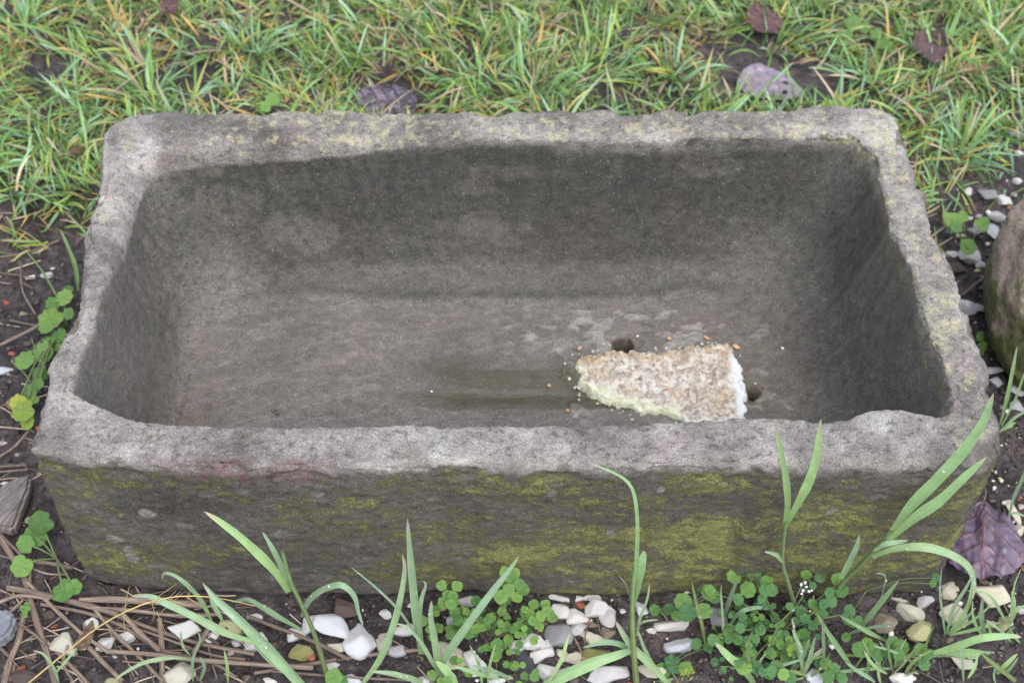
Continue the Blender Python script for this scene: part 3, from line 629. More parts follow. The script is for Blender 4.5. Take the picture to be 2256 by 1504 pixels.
PB = [
 (146,1418,56,50,'cream','cream wedge-shaped pebble crossed by a thin golden stalk, below the left end of the trough',G1),
 (200,1374,30,30,'white','small white pebble half under a brown straw, above the cream wedge-shaped pebble',G1),
 (232,1414,32,44,'white','narrow upright white pebble with a dark nick at its foot',G1),
 (278,1406,34,32,'white','rounded white pebble right of the narrow upright one',G1),
 (118,1379,15,11,'red','tiny red brick chip on dark soil between the straws',None),
 (44,1472,22,21,'red','red rounded brick chip near the bottom left, left of the thick straw',None),
 (68,1446,20,12,'tan','flat orange-tan chip just above the red rounded one',None),
 (107,1354,24,22,'brown','dark brown clod right of the thick straw',None),
 (252,1446,13,9,'white','speck of white stone under the bent straw',None),
 (408,1390,60,48,'white','broken white pebble with a jagged top, left of the tall blades',G1),
 (467,1405,30,28,'white','small white pebble against the slanted brown stalk',G1),
 (397,1478,62,66,'cream','large pale pebble with yellow streaks behind the small grass sprig at the bottom edge',G1),
 (247,1500,40,18,'olive','yellowish pebble cut by the bottom edge of the photo, below the straws',G1),
 (559,1359,36,18,'white','flat white sliver under the trough, right of the broad grass blade',G1),
 (510,1379,46,32,'olive','greenish white pebble between the two broad grass blades',G1),
 (577,1403,24,24,'white','small three-cornered white pebble touching the broad blade',G1),
 (555,1424,50,28,'white','long bright white pebble under the broad grass blade',G1),
 (520,1418,18,20,'pink','tiny pinkish pebble left of the long bright white one',G1),
 (683,1375,36,44,'white','tall white pebble just right of the thin grass stem',G1),
 (655,1398,38,34,'white','white pebble just left of the thin grass stem, crossed by a straw',G1),
 (734,1379,74,62,'blue','large bluish white faceted pebble, left of the two biggest stones',G1),
 (792,1408,66,84,'blue','large upright white block of stone, right of the bluish faceted one',G1),
 (663,1439,50,42,'yellow','yellow-green algae-stained pebble beneath the white ones',G1),
 (745,1428,42,28,'cream','cream pebble below the large bluish faceted one',G1),
 (732,1468,28,20,'white','small dull white pebble above the round green leaf at the bottom',G1),
 (594,1500,34,18,'white','white pebble on the bottom edge left of the round green leaf',G1),
 (775,1495,40,24,'blue','bluish pebble on the bottom edge right of the round green leaf',G1),
 (762,1340,48,52,'brown','flat brown shard leaning at the foot of the trough',None),
 (700,1331,20,14,'brown','small brown stone under the trough left of the brown shard',None),
 (846,1414,32,54,'cream','narrow cream pebble left of the middle grass tuft',G1),
 (892,1389,46,30,'white','white pebble behind the middle grass tuft',G1),
 (874,1435,38,30,'pink','pinkish pebble below the narrow cream one',G1),
 (849,1353,26,24,'white','small white pebble close under the trough, left of the middle grass tuft',G1),
 (998,1446,64,68,'cream','large cream pebble with a brown lower corner, right of the middle grass tuft',G1),
 (1048,1463,56,60,'white','large greyish white pebble behind the low green leaves',G1),
 (928,1497,40,24,'white','white pebble on the bottom edge under the middle grass tuft',G1),
 (1030,1325,48,30,'pink','pinkish grey pebble under the trough between two small leafy sprigs',G1),
 (1003,1364,34,30,'blue','bluish pebble under the long slanting blade',G1),
 (1110,1391,34,26,'tan','tan pebble hidden in the low green leaves',G1),
 (1232,1317,42,16,'white','flat white pebble pressed against the base of the trough',G1),
 (1279,1318,24,16,'white','white pebble on top of the red brick chip',G1),
 (1279,1334,24,20,'red','red brick chip among the white pebbles in the middle',None),
 (1303,1317,38,18,'white','white wedge at the trough foot right of the red brick chip',G1),
 (1319,1338,58,48,'white','large smooth white pebble with a dark dot',G1),
 (1234,1346,36,40,'white','white pebble touching the last green leaflets, left of the red brick chip',G1),
 (1259,1350,22,20,'brown','small brown pebble below the red brick chip',None),
 (1277,1362,50,42,'white','white pebble below the red brick chip, crossed by a thin twig',G1),
 (1341,1362,38,46,'pink','pale ridged pebble to the lower right of the smooth one with a dark dot',G1),
 (1272,1388,38,32,'white','pointed white pebble left of the cream block',G1),
 (1306,1376,18,16,'tan','tiny tan pebble in the heap beside the ridged one',G1),
 (1341,1395,26,32,'tan','upright tan pebble left of the thin grass stalk',G1),
 (1303,1404,50,34,'cream','cream block above the yellow pebble',G1),
 (1230,1397,54,60,'grey','tall pale grey faceted pebble in the middle of the heap',G1),
 (1175,1413,58,46,'white','white three-cornered pebble with a mossy yellow top',G1),
 (1144,1424,46,36,'white','white pebble beside the dark grey one, below the green leaflets',G1),
 (1155,1462,40,48,'dark','dark blue-grey pebble amid the white heap',None),
 (1190,1444,52,32,'white','wide white pebble right of the dark blue-grey one',G1),
 (1206,1428,26,38,'white','slim white pebble standing between the wide one and the tall grey one',G1),
 (1239,1437,24,22,'cream','small cream pebble with an orange underside',G1),
 (1263,1450,46,34,'cream','cream yellow-tipped pebble left of the yellow pebble',G1),
 (1314,1442,58,34,'yellow','yellow mossy pebble above the broad pale blade',None),
 (1208,1479,46,46,'white','white pebble behind the slanting thin blade at the bottom',G1),
 (1247,1482,32,28,'white','white pebble partly under the broad pale blade',G1),
 (1339,1486,80,48,'pink','large pinkish white pebble below the broad pale blade',G1),
 (1086,1482,26,26,'white','little white pebble right of the greyish white one at the bottom',G1),
 (1093,1502,36,20,'white','white pebble cut by the bottom edge below the little one',G1),
 (1414,1340,24,36,'blue','bluish upright pebble right behind the thin grass stalk',G1),
 (1479,1374,70,34,'white','long white pebble with a notched top, left of the leafy plant',G1),
 (1432,1389,24,15,'white','small square white pebble right of the thin grass stalk',G1),
 (1499,1420,66,38,'blue','long smooth white pebble below the notched one',G1),
 (1440,1479,62,38,'cream','cream pebble under the crossed blades at the bottom',G1),
 (1582,1358,34,46,'grey','lavender grey pebble inside the leafy plant',None),
 (1794,1489,32,36,'blue','bluish white pebble showing at the bottom edge under the leafy plant',G1),
 (2093,1299,36,46,'cream','creamy upright pebble near the purple leaf tip',None),
 (2037,1326,34,30,'pink','flat pinkish grey pebble above the round cream one',None),
 (1983,1322,34,12,'cream','thin cream sliver lying under the right end of the trough',None),
 (2007,1346,56,44,'cream','round cream pebble with a pointed right end',None),
 (2029,1393,58,48,'olive','olive-stained pointed pebble below the round cream one',None),
 (1948,1369,50,50,'tan','tan slanted pebble left of the round cream one',None),
 (2099,1355,58,50,'cream','yellowish pebble behind the narrow grass blades',None),
 (2185,1315,68,58,'cream','largest yellow-cream pebble on the right, right of the narrow blades',None),
 (2169,1283,22,12,'tan','small tan stone above the largest yellow-cream pebble',None),
 (2214,1374,28,36,'olive','egg-shaped greenish pebble near the right edge',None),
 (2182,1374,20,20,'olive','small greenish pebble left of the egg-shaped one',None),
 (2247,1342,32,20,'pink','pale pebble cut by the right edge of the photo, above the egg-shaped one',None),
 (2236,1170,34,30,'cream','yellow square-cut pebble right of the big purple leaf',None),
 (2234,1133,18,50,'cream','slim cream pebble above the yellow square-cut one',None),
 (2219,1108,26,14,'white','white flake above the slim cream pebble',None),
 (2225,1213,15,11,'white','white crumb below the yellow square-cut pebble',None),
 (2123,1463,48,30,'cream','cream pebble under the long horizontal blades',None),
 (1989,1495,48,38,'white','white pebble on the bottom edge right of the leafy plant',None),
 (2211,444,32,34,'white','white pebble touching the mossy stone, highest of its cluster',G2),
 (2176,432,40,30,'grey','grey pebble under the right grass tuft',G2),
 (2200,476,48,28,'pink','pinkish slab-like pebble beside the mossy stone',G2),
 (2188,511,26,44,'blue','bluish upright pebble below the pinkish slab-like one',G2),
 (2136,563,40,46,'white','white pointed pebble under the clover leaf',G2),
 (2100,561,28,16,'blue','small bluish pebble peeping out behind the trough rim',G2),
 (2164,585,28,24,'white','white block right of the white pointed pebble',G2),
 (2108,590,34,34,'brown','purple-brown pebble against the right side of the trough',G2),
 (2146,512,28,26,'grey','grey pebble between the two clover leaves',G2),
 (2132,675,38,38,'blue','lavender white pebble touching the right rim',G2),
 (2162,679,28,22,'white','white pebble with a grey hollow right of the lavender one',G2),
 (2192,815,38,22,'blue','bluish flat pebble beside the right front part of the rim',G2),
 (2195,843,20,30,'blue','slim bluish pebble below the bluish flat one',G2),
 (2215,779,30,14,'tan','beige flat pebble below the mossy stone',G2),
 (2240,858,36,36,'white','white pebble at the right edge behind the grass sprig',G2),
 (2240,893,28,28,'pink','pale pebble at the right edge under the grass sprig',G2),
 (2241,398,18,16,'white','tiny white pebble above the mossy stone',G2),
 (2245,338,18,14,'white','tiny white pebble at the right edge in the grass fringe',G2),
 (2242,296,38,22,'grey','pale grey flat stone at the right edge among grass blades',G2),
 (66,610,20,12,'white','small flat white pebble on bare soil, beside a grey one',G3),
 (117,593,11,10,'white','tiny bright white pebble close to the left rim',G3),
 (104,607,26,16,'pink','greyish pink pebble on bare soil under the tiny bright one',G3),
 (10,665,18,14,'red','red brick chip on bare soil at the left edge',G3),
 (122,664,28,16,'pink','pinkish flat pebble beside the weed at the left rim',G3),
 (14,816,28,20,'blue','bluish white pebble left of the weed leaves',G3),
 (103,748,14,12,'cream','small cream pebble in the weed leaves',G3),
 (25,779,16,12,'red','small orange-red chip above the bluish white pebble',G3),
 (54,692,18,12,'tan','tan chip on bare soil left of the weed',G3),
 (6,977,18,14,'white','small white pebble at the left edge below the yellow-green leaf',G3),
 (14,1066,26,14,'white','white pebble above the bluish one beside the wood scrap',G3),
 (12,1092,30,18,'blue','bluish white pebble resting on the wood scrap',G3),
 (70,1146,28,22,'cream','cream pebble between the wood scrap and the trough',G3),
 (58,544,14,10,'tan','tiny tan pebble under the lawn edge on the left',G3),
 (34,918,16,12,'tan','small tan chip left of the yellow-green leaf',G3),
]
for q in PB: pebble(*q[:5], q[5], q[6], name=('brick_chip' if q[4] == 'red' else 'pebble'), cat=('brick chip' if q[4] == 'red' else 'pebble'))

def scatter(name, n, region, smin, smax, cols, label, ico=(ICO1, ICOF1), seed=1, embed=.2, power=2.2):
    r = np.random.default_rng(seed); pts = []
    while len(pts) < n:
        x = r.uniform(-.95, 1.0); y = r.uniform(-.2, 1.2)
        if region(x, y, r): pts.append((x, y))
    pts = np.array(pts); s = smin + (smax - smin) * r.random(n)**power
    V0, F0 = ico; zz = gz(pts[:, 0], pts[:, 1]); Vs, Fs, Cs = [], [], []
    shapes = [stone_shape(500 + k, V0, k=9, sharp=12, lump=(.5 if 'soil' in name else .12)) for k in range(12)]
    for i in range(n):
        a = r.uniform(0, 6.28); c_, s_ = math.cos(a), math.sin(a)
        v = shapes[i % 12] * (s[i] * .5 * np.array([r.uniform(.8, 1.3), r.uniform(.7, 1.), r.uniform(.5, .9)]))
        v = np.stack([v[:, 0] * c_ - v[:, 1] * s_, v[:, 0] * s_ + v[:, 1] * c_, v[:, 2]], -1) + [pts[i, 0], pts[i, 1], zz[i] + s[i] * embed + .001]
        Vs.append(v); Fs.append(F0 + i * len(V0)); c = np.array(cols[r.integers(len(cols))]) * r.uniform(.75, 1.25); Cs.append(np.tile(c, (len(V0), 1)))
    me = mesh_np(name, np.vstack(Vs), np.vstack(Fs), MAT_CRUMB, {'tint': np.vstack(Cs)})
    o = link(name, me); tag(o, label, name.split('_')[-1], kind='stuff'); return o
def soil_region(x, y, r):
    if -.47 < x < .47 and 0.0 < y < .5: return False
    if x < -.44: return y < .46 + r.normal() * .03
    if x > .44: return y < .50 + (x - .45) * .4 + r.normal() * .04
    return y < .0
def gravel_region(x, y, r):
    if not soil_region(x, y, r): return False
    d = 0
    if y < .01: d = math.exp(-((x - .06) / .12)**2) + .35 * math.exp(-((x - .42) / .12)**2) + .15
    elif x > .45: d = 1.
    else: d = .10
    return r.random() < d
scatter('soil_crumbs', 16000, soil_region, .0012, .0065, [(.035, .026, .024), (.028, .021, .02), (.07, .054, .049), (.05, .038, .036), (.045, .038, .038), (.10, .08, .072)], 'dark wet soil crumbs covering the ground round the trough', seed=3)
scatter('soil_clods', 420, soil_region, .006, .016, [(.03, .022, .02), (.045, .034, .03), (.06, .045, .04)], 'small dark soil clods lying loose round the trough', ico=(ICO2, ICOF2), seed=5, embed=.1)
scatter('fine_gravel', 1500, gravel_region, .0018, .009, [(.45, .43, .38), (.5, .48, .45), (.3, .26, .2), (.25, .2, .17), (.36, .34, .2), (.3, .1, .06), (.55, .53, .5)], 'fine pale gravel and grit strewn over the soil', ico=(ICO2, ICOF2), seed=8, power=2.5)

MED = []
for k in range(70):
    px, py = (rnd.uniform(2095, 2250), rnd.uniform(390, 900)) if k < 34 else (rnd.uniform(1950, 2250), rnd.uniform(1290, 1495)) if k < 48 else (rnd.uniform(880, 1380), rnd.uniform(1330, 1500))
    if k < 34 and px < 2080 + (py - 400) * .28: continue
    if any(abs(px - q[0]) < (q[2] + 12) * .5 and abs(py - q[1]) < (q[3] + 12) * .5 for q in PB + MED): continue
    q = (px, py, rnd.uniform(13, 24), rnd.uniform(10, 20)); MED.append(q)
    kd = rnd.choice(['white', 'white', 'blue', 'pink', 'cream']) if k < 34 else rnd.choice(['white', 'cream', 'olive', 'tan'])
    lab, g = ((f'little {kd} stray pebble in the dark gap between trough and mossy boulder', 'little stray pebbles beside the boulder') if k < 34 else
              (f'little {kd} stray pebble on the soil in the bottom right corner area', 'little stray pebbles at the bottom right') if k < 48 else
              (f'little {kd} stray pebble filling gaps in the middle heap of white pebbles', 'little stray pebbles in the middle heap'))
    pebble(*q, kd, lab, g)
# ------------------------------------------------------------------ mossy boulder on the right
def boulder():
    m = M('mossy_boulder'); n = m.noise(30, 8, .68); n2 = m.noise(220, 5, .7); n3 = m.noise(9, 4, .6)
    c = m.ramp(m.math('ADD', m.math('MULTIPLY', n2, .5), m.math('MULTIPLY', n, .5)), [(.3, (.08, .06, .045)), (.5, (.27, .215, .165)), (.7, (.47, .39, .32))])
    _, a = m.attr('mask_a')
    mm_ = m.math('ADD', a[0], m.math('MULTIPLY', m.math('SUBTRACT', n, .5), 2.6))
    c = m.mix(m.math('MULTIPLY', m.ramp(mm_, [(.4, 0.), (.75, 1.)]), .9), c, m.ramp(n2, [(.3, (.035, .045, .012)), (.7, (.14, .17, .035))]))
    m.col(c); m.rough(.85); m.bump(m.math('ADD', n, n2), .005)
    V, F = _ico(6)
    P = np.sign(V) * np.abs(V)**.78; P = P / np.abs(P).max(0)
    P = P * np.array([.17, .155, .10]) * (1 + .05 * fbm(V * 2.3, 4)[:, None])
    P = P + V * (fbm(V * 14, 4) * .0022)[:, None]
    side = sstep(.35, -.15, V[:, 2] + .25 * fbm(V * 5 + 2, 3)) * .55 + .2
    edge = np.exp(-((V[:, 0] + .72) / .16)**2) * .35
    me = mesh_np('mossy_boulder', P, F, m.m, {'mask_a': np.stack([side + edge, side, side], -1)})
    c0 = at(2172, 650, .07)
    o = link('mossy_boulder', me); o.location = (c0[0] + .172, .325, .075); o.rotation_euler = (0, 0, -.25)
    tag(o, 'brown rounded boulder with a mossy flank cut off by the right edge of the photo', 'boulder')
boulder()

# ------------------------------------------------------------------ blades and stalks
def ribbon_mesh(P, W, fold, mat, nrm=None, name='blade'):
    P = np.asarray(P); n = len(P); T = np.gradient(P, axis=0); T /= np.linalg.norm(T, axis=1, keepdims=True) + 1e-12
    if nrm is None: nrm = np.array([0, -.55, .83])
    nrm = np.broadcast_to(nrm, P.shape); B = np.cross(T, nrm); B /= np.linalg.norm(B, axis=1, keepdims=True) + 1e-9; Nn = np.cross(B, T)
    cols = np.array([-1, -.55, 0, .55, 1.]); V = []
    for c in cols: V.append(P + B * (W * c / 2)[:, None] + Nn * ((abs(c) * fold - fold * .3) * W)[:, None])
    V = np.stack(V, 1).reshape(-1, 3)
    u = np.tile((cols + 1) / 2, n); v = np.repeat(np.linspace(0, 1, n), 5)
    return mesh_np(name, V, grid_faces(5, n), mat, {'uvw': np.stack([u, v, 0 * u], -1)})
def tube_mesh(P, R, mat, k=7, name='stem', flatten=1.0):
    P = np.asarray(P); n = len(P); T = np.gradient(P, axis=0); T /= np.linalg.norm(T, axis=1, keepdims=True) + 1e-12
    ref = np.array([0.1, -.6, .8]); B = np.cross(T, ref); B /= np.linalg.norm(B, axis=1, keepdims=True) + 1e-9; Nn = np.cross(B, T)
    a = np.linspace(0, 2 * math.pi, k, endpoint=False); R = np.broadcast_to(R, (n,))
    V = P[:, None, :] + B[:, None, :] * (np.cos(a)[None, :, None] * R[:, None, None]) + Nn[:, None, :] * (np.sin(a)[None, :, None] * R[:, None, None] * flatten)
    V = V.reshape(-1, 3); u = np.tile(np.abs(np.arange(k) / k * 2 - 1), n); v = np.repeat(np.linspace(0, 1, n), k)
    return mesh_np(name, V, grid_faces(k, n, True), mat, {'uvw': np.stack([u, v, 0 * u], -1)})
DEW_ME = mesh_np('dewdrop', ICO2, ICOF2, MAT_DEW)
def path(pix, y0, y1):
    pix = np.array(pix, float); L = np.r_[0, np.cumsum(np.linalg.norm(np.diff(pix, axis=0), axis=1))]; t = L / L[-1]
    return np.array([at_y(px, py, y0 + (y1 - y0) * tt) for (px, py), tt in zip(pix, t)])
def blade(root, pix, y0, y1, wpx, mat=None, dew=0, blunt=False, tilt=None, fold=.16, base=.45):
    K = path(pix, y0, y1); P = spline(K, 26); s = np.linspace(0, 1, 26)
    W = wpx * .00038 * (base + (1 - base) * np.minimum(1, s / .35)) * np.sqrt(np.maximum(0, 1 - (s**(6 if blunt else 2.6))))
    W = np.maximum(W, .0002) * (1 + .05 * np.sin(s * 17 + rnd.random() * 6))
    a = rnd.uniform(-.5, .5) if tilt is None else tilt
    nr = np.stack([np.sin(a + s * rnd.uniform(-.5, .5)), -.6 + 0 * s, .8 + 0 * s], -1)
    off = np.array(root.location)
    me = ribbon_mesh(P - off, W, fold, mat or MB_BLUE, nr)
    o = link('blade', me, root)
    for i in range(dew):
        k = rnd.randrange(5, 24); d = link('dewdrop', DEW_ME, o); r = rnd.uniform(.0006, .0014)
        B = np.cross(P[k] - P[k - 1], (0, -.6, .8)); B /= np.linalg.norm(B) + 1e-9
        p = P[k] - off + B * W[k] * rnd.uniform(-.45, .45) + np.array((0, -.6, .8)) * r * .8
        d.location = Vector([float(q) for q in p]); d.scale = (r, r, r * .8)
    return P
def stem(root, pix, y0, y1, wpx, mat=None, taper=.6, name='stem'):
    P = spline(path(pix, y0, y1), 22); off = np.array(root.location)
    link(name, tube_mesh(P - off, np.linspace(1, taper, 22) * wpx * .00023, mat or MB_STEM, name=name), root); return P
def grass_root(px, py, label, name='grass_plant', cat='grass plant'):
    p = at(px, py, 0); return thing(name, p, label, cat)

# p1
r = grass_root(722, 1492, 'tall grass plant with a leaning stem and one blade arching down right')
Y = r.location.y
stem(r, [(722, 1492), (692, 1395), (664, 1330), (640, 1280), (622, 1215)], Y, -.066, 12)
blade(r, [(636, 1304), (604, 1255), (545, 1196), (490, 1152), (450, 1126)], -.072, -.050, 24, MB_LIGHT, 2, base=.5)
blade(r, [(640, 1300), (618, 1245), (598, 1205), (578, 1171)], -.070, -.055, 17, dew=1)
blade(r, [(664, 1358), (682, 1320), (715, 1296), (752, 1288), (780, 1312), (790, 1350), (800, 1378)], -.078, -.105, 17, dew=6)
blade(r, [(664, 1386), (620, 1362), (575, 1335), (545, 1320), (510, 1325)], -.080, -.030, 15, dew=2)
# p2
r = grass_root(690, 1535, 'broad folded grass blade and a lower one reaching left across the straw')
Y = r.location.y
blade(r, [(690, 1535), (640, 1480), (585, 1420), (530, 1365), (480, 1320), (446, 1282)], Y, -.050, 34, dew=9, fold=.3, base=.6)
blade(r, [(575, 1418), (500, 1394), (430, 1358), (370, 1330), (330, 1313), (288, 1312)], -.098, -.060, 22, dew=1)
blade(r, [(660, 1500), (600, 1455), (560, 1410), (520, 1360)], -.11, -.07, 20)
# p2b
r = grass_root(470, 1376, 'small curled grass blade behind the fine seed stalk, rooted close to the trough')
blade(r, [(470, 1376), (445, 1325), (415, 1290), (385, 1267), (362, 1262), (357, 1275)], r.location.y, -.02, 13, dew=2)
blade(r, [(490, 1366), (470, 1330), (460, 1300)], r.location.y, -.015, 14)
# p bottom-left sprig
r = grass_root(428, 1500, 'small dewy grass sprig with a thin blade lying out left near the bottom edge')
Y = r.location.y
blade(r, [(425, 1500), (425, 1450), (440, 1410), (436, 1390)], Y, Y + .01, 9, dew=2)
blade(r, [(425, 1452), (380, 1448), (320, 1458), (270, 1484), (250, 1502)], Y + .01, Y - .01, 11, dew=8)
blade(r, [(418, 1442), (402, 1420), (398, 1388)], Y + .01, Y + .02, 7)
blade(r, [(440, 1500), (450, 1470), (440, 1445)], Y, Y, 9)
r = grass_root(502, 1502, 'short upright light green blade among the straws right of the dewy sprig')
blade(r, [(502, 1502), (500, 1462), (494, 1430)], r.location.y, r.location.y + .01, 9, MB_LIGHT)
r = grass_root(125, 1504, 'thin pale grass seedling rising beside the thick straw at the bottom left')
blade(r, [(130, 1506), (118, 1470), (95, 1440), (72, 1432)], r.location.y, r.location.y + .01, 9)
blade(r, [(124, 1480), (150, 1450), (170, 1426)], r.location.y, r.location.y + .02, 8, MB_LIGHT)
# p3 middle tuft
r = grass_root(958, 1500, 'middle grass tuft with a tall upright blade and a long blade slanting right')
Y = r.location.y
blade(r, [(930, 1440), (917, 1350), (908, 1260), (902, 1190), (898, 1142)], Y + .02, -.045, 25, dew=2, base=.7)
blade(r, [(800, 1504), (838, 1450), (866, 1380), (884, 1310), (892, 1250), (886, 1220)], Y, -.04, 20, base=.6)
blade(r, [(924, 1430), (924, 1370), (928, 1320), (938, 1288), (932, 1279)], Y + .02, -.06, 14)
blade(r, [(925, 1410), (880, 1345), (830, 1295), (774, 1249)], Y + .02, -.05, 7, dew=4)
blade(r, [(966, 1470), (958, 1410), (950, 1360), (951, 1322)], Y + .005, -.075, 20, dew=1, base=.7)
blade(r, [(950, 1500), (992, 1430), (1040, 1362), (1090, 1295), (1124, 1252), (1143, 1225)], Y, -.045, 22, dew=2, base=.65)
blade(r, [(985, 1506), (955, 1460), (925, 1410), (895, 1380), (870, 1372)], Y, -.08, 13, dew=3)
blade(r, [(940, 1504), (900, 1492), (860, 1482), (818, 1478)], Y, Y - .01, 16, dew=4)
blade(r, [(1010, 1520), (985, 1480), (960, 1455)], Y - .01, Y, 26, MB_LIGHT, dew=2)
blade(r, [(1075, 1510), (1078, 1470), (1088, 1430), (1092, 1418)], Y - .01, Y, 8, MB_LIGHT)
# p4
r = grass_root(1402, 1508, 'grass plant with a thin tip curving left high on the mossy face')
Y = r.location.y
stem(r, [(1402, 1508), (1396, 1430), (1393, 1370), (1394, 1310), (1398, 1250)], Y, -.06, 14)
blade(r, [(1396, 1330), (1402, 1240), (1404, 1150), (1396, 1085), (1376, 1055), (1345, 1038), (1298, 1019)], -.07, -.035, 11, MB_LIGHT, 1, base=.8)
blade(r, [(1395, 1330), (1402, 1285), (1413, 1240), (1418, 1212)], -.068, -.055, 26, MB_LIGHT, blunt=True)
blade(r, [(1398, 1300), (1402, 1240), (1406, 1192)], -.065, -.055, 14)
blade(r, [(1403, 1400), (1410, 1360), (1425, 1320), (1431, 1284)], -.08, -.06, 11)
blade(r, [(1395, 1345), (1380, 1290), (1364, 1268)], -.07, -.06, 3)
blade(r, [(1404, 1380), (1420, 1368), (1450, 1364)], -.08, -.08, 6)
blade(r, [(1475, 1508), (1430, 1460), (1390, 1420), (1356, 1367)], Y, -.08, 22, dew=1)
blade(r, [(1440, 1462), (1420, 1430), (1404, 1385)], Y + .02, -.075, 12)
# p4b broad pale blade
r = grass_root(1190, 1515, 'broad pale green blade lying low over the white pebbles')
Y = r.location.y
blade(r, [(1190, 1518), (1240, 1490), (1300, 1462), (1350, 1445), (1402, 1428)], Y, -.085, 34, MB_LIGHT, 1, base=.7, tilt=0)
blade(r, [(1210, 1500), (1235, 1455), (1250, 1410), (1256, 1395)], Y, -.08, 11, MB_LIGHT)
r = grass_root(1398, 1450, 'short bluish blade pointing left above the yellow pebble')
blade(r, [(1396, 1446), (1370, 1420), (1330, 1414), (1284, 1426)], r.location.y, r.location.y, 17, dew=1, tilt=0)
# p5
r = grass_root(1756, 1350, 'grass stem with two upright blades forming a V over the mossy face')
Y = r.location.y
stem(r, [(1756, 1350), (1738, 1290), (1724, 1240), (1726, 1190), (1731, 1150)], Y, -.045, 12)
blade(r, [(1730, 1160), (1736, 1110), (1732, 1050), (1720, 990), (1708, 936)], -.045, -.035, 19, MB_LIGHT, base=.6)
blade(r, [(1732, 1155), (1758, 1108), (1784, 1056), (1800, 1000), (1809, 922)], -.045, -.035, 23, MB_LIGHT, base=.4)
blade(r, [(1724, 1238), (1710, 1222), (1684, 1214)], -.045, -.05, 11)
# p6
r = grass_root(1826, 1345, 'longest grass plant leaning right over the trough corner, with an arching dewy blade')
Y = r.location.y
stem(r, [(1826, 1345), (1850, 1290), (1890, 1250), (1930, 1205), (1966, 1168)], Y, -.045, 13)
blade(r, [(1958, 1178), (2005, 1115), (2060, 1060), (2120, 995), (2165, 930), (2189, 866)], -.045, -.03, 30, MB_LIGHT, 1, base=.4)
blade(r, [(1955, 1190), (2015, 1140), (2070, 1102), (2120, 1055), (2174, 1006)], -.047, -.035, 27, MB_LIGHT, 1, base=.4)
blade(r, [(1924, 1213), (1950, 1198), (1975, 1194), (2000, 1190)], -.05, -.05, 15)
blade(r, [(1922, 1226), (1970, 1208), (2030, 1204), (2085, 1217), (2130, 1245), (2146, 1285), (2143, 1320)], -.05, -.075, 22, dew=9, tilt=.1)
blade(r, [(1852, 1275), (1872, 1235), (1888, 1200), (1893, 1178)], -.05, -.045, 17, base=.8)
# p7 bottom right horizontals
r = grass_root(1862, 1442, 'grass plant with a flat stem and long blades stretching to the right edge')
Y = r.location.y
stem(r, [(1862, 1442), (1950, 1442), (2050, 1440)], Y, Y, 9)
blade(r, [(2040, 1442), (2100, 1425), (2160, 1405), (2225, 1400), (2250, 1403)], Y, Y, 24, MB_LIGHT, 1)
blade(r, [(2050, 1441), (2120, 1438), (2190, 1444), (2275, 1447)], Y, Y, 27, MB_LIGHT, 3)
blade(r, [(2045, 1448), (2110, 1455), (2170, 1468), (2260, 1500)], Y, Y - .01, 17, dew=3)
blade(r, [(2060, 1466), (2110, 1462), (2135, 1452)], Y, Y, 13)
# p8
r = grass_root(2085, 1398, 'clump of narrow upright blades growing between the cream pebbles on the right')
Y = r.location.y
for pix, wd in (([(2082, 1396), (2076, 1350), (2070, 1300), (2075, 1250)], 10), ([(2086, 1396), (2100, 1340), (2130, 1290), (2150, 1250)], 12), ([(2090, 1396), (2130, 1340), (2142, 1290), (2143, 1270)], 12), ([(2092, 1398), (2150, 1385), (2210, 1368)], 10), ([(2092, 1396), (2150, 1360), (2190, 1325)], 10), ([(2080, 1398), (2100, 1360), (2118, 1335)], 8), ([(2092, 1400), (2130, 1405), (2165, 1415)], 7), ([(2088, 1396), (2120, 1370), (2150, 1337)], 9)):
    blade(r, pix, Y, Y + .015, wd, rnd.choice([MB_LIGHT, MB_BLUE]), rnd.choice([0, 1, 2]))
r = grass_root(2222, 1378, 'small grass sprig at the right edge beside the egg-shaped pebble')
Y = r.location.y
for pix in ([(2222, 1376), (2228, 1340), (2234, 1290), (2250, 1250)], [(2224, 1376), (2240, 1345), (2262, 1330)], [(2222, 1378), (2180, 1312), (2130, 1300)], [(2226, 1376), (2235, 1330), (2228, 1300)]): blade(r, pix, Y, Y + .01, 9, MB_LIGHT, 1)
r = grass_root(2196, 1150, 'single arching thin blade over the yellow square-cut pebble at the right edge')
blade(r, [(2270, 1010), (2250, 1060), (2232, 1100), (2222, 1145)], -.0, .02, 10, MB_BLUE)
blade(r, [(2222, 1130), (2240, 1130), (2262, 1138)], .0, .0, 7, MB_BLUE)
# p9
r = grass_root(2206, 945, 'grass sprig at the right edge close beside the trough corner')
Y = r.location.y
for pix, wd in (([(2204, 935), (2218, 880), (2230, 820), (2241, 762)], 13), ([(2206, 940), (2235, 880), (2250, 840), (2265, 800)], 16), ([(2208, 945), (2235, 920), (2262, 905)], 11), ([(2206, 950), (2236, 968), (2262, 975)], 9), ([(2204, 948), (2230, 935), (2250, 940)], 16), ([(2206, 955), (2205, 1020), (2215, 1060)], 8), ([(2206, 960), (2230, 990), (2258, 1000)], 8)):
    blade(r, pix, Y, Y + .01, wd, rnd.choice([MB_LIGHT, MB_BLUE]), 1)
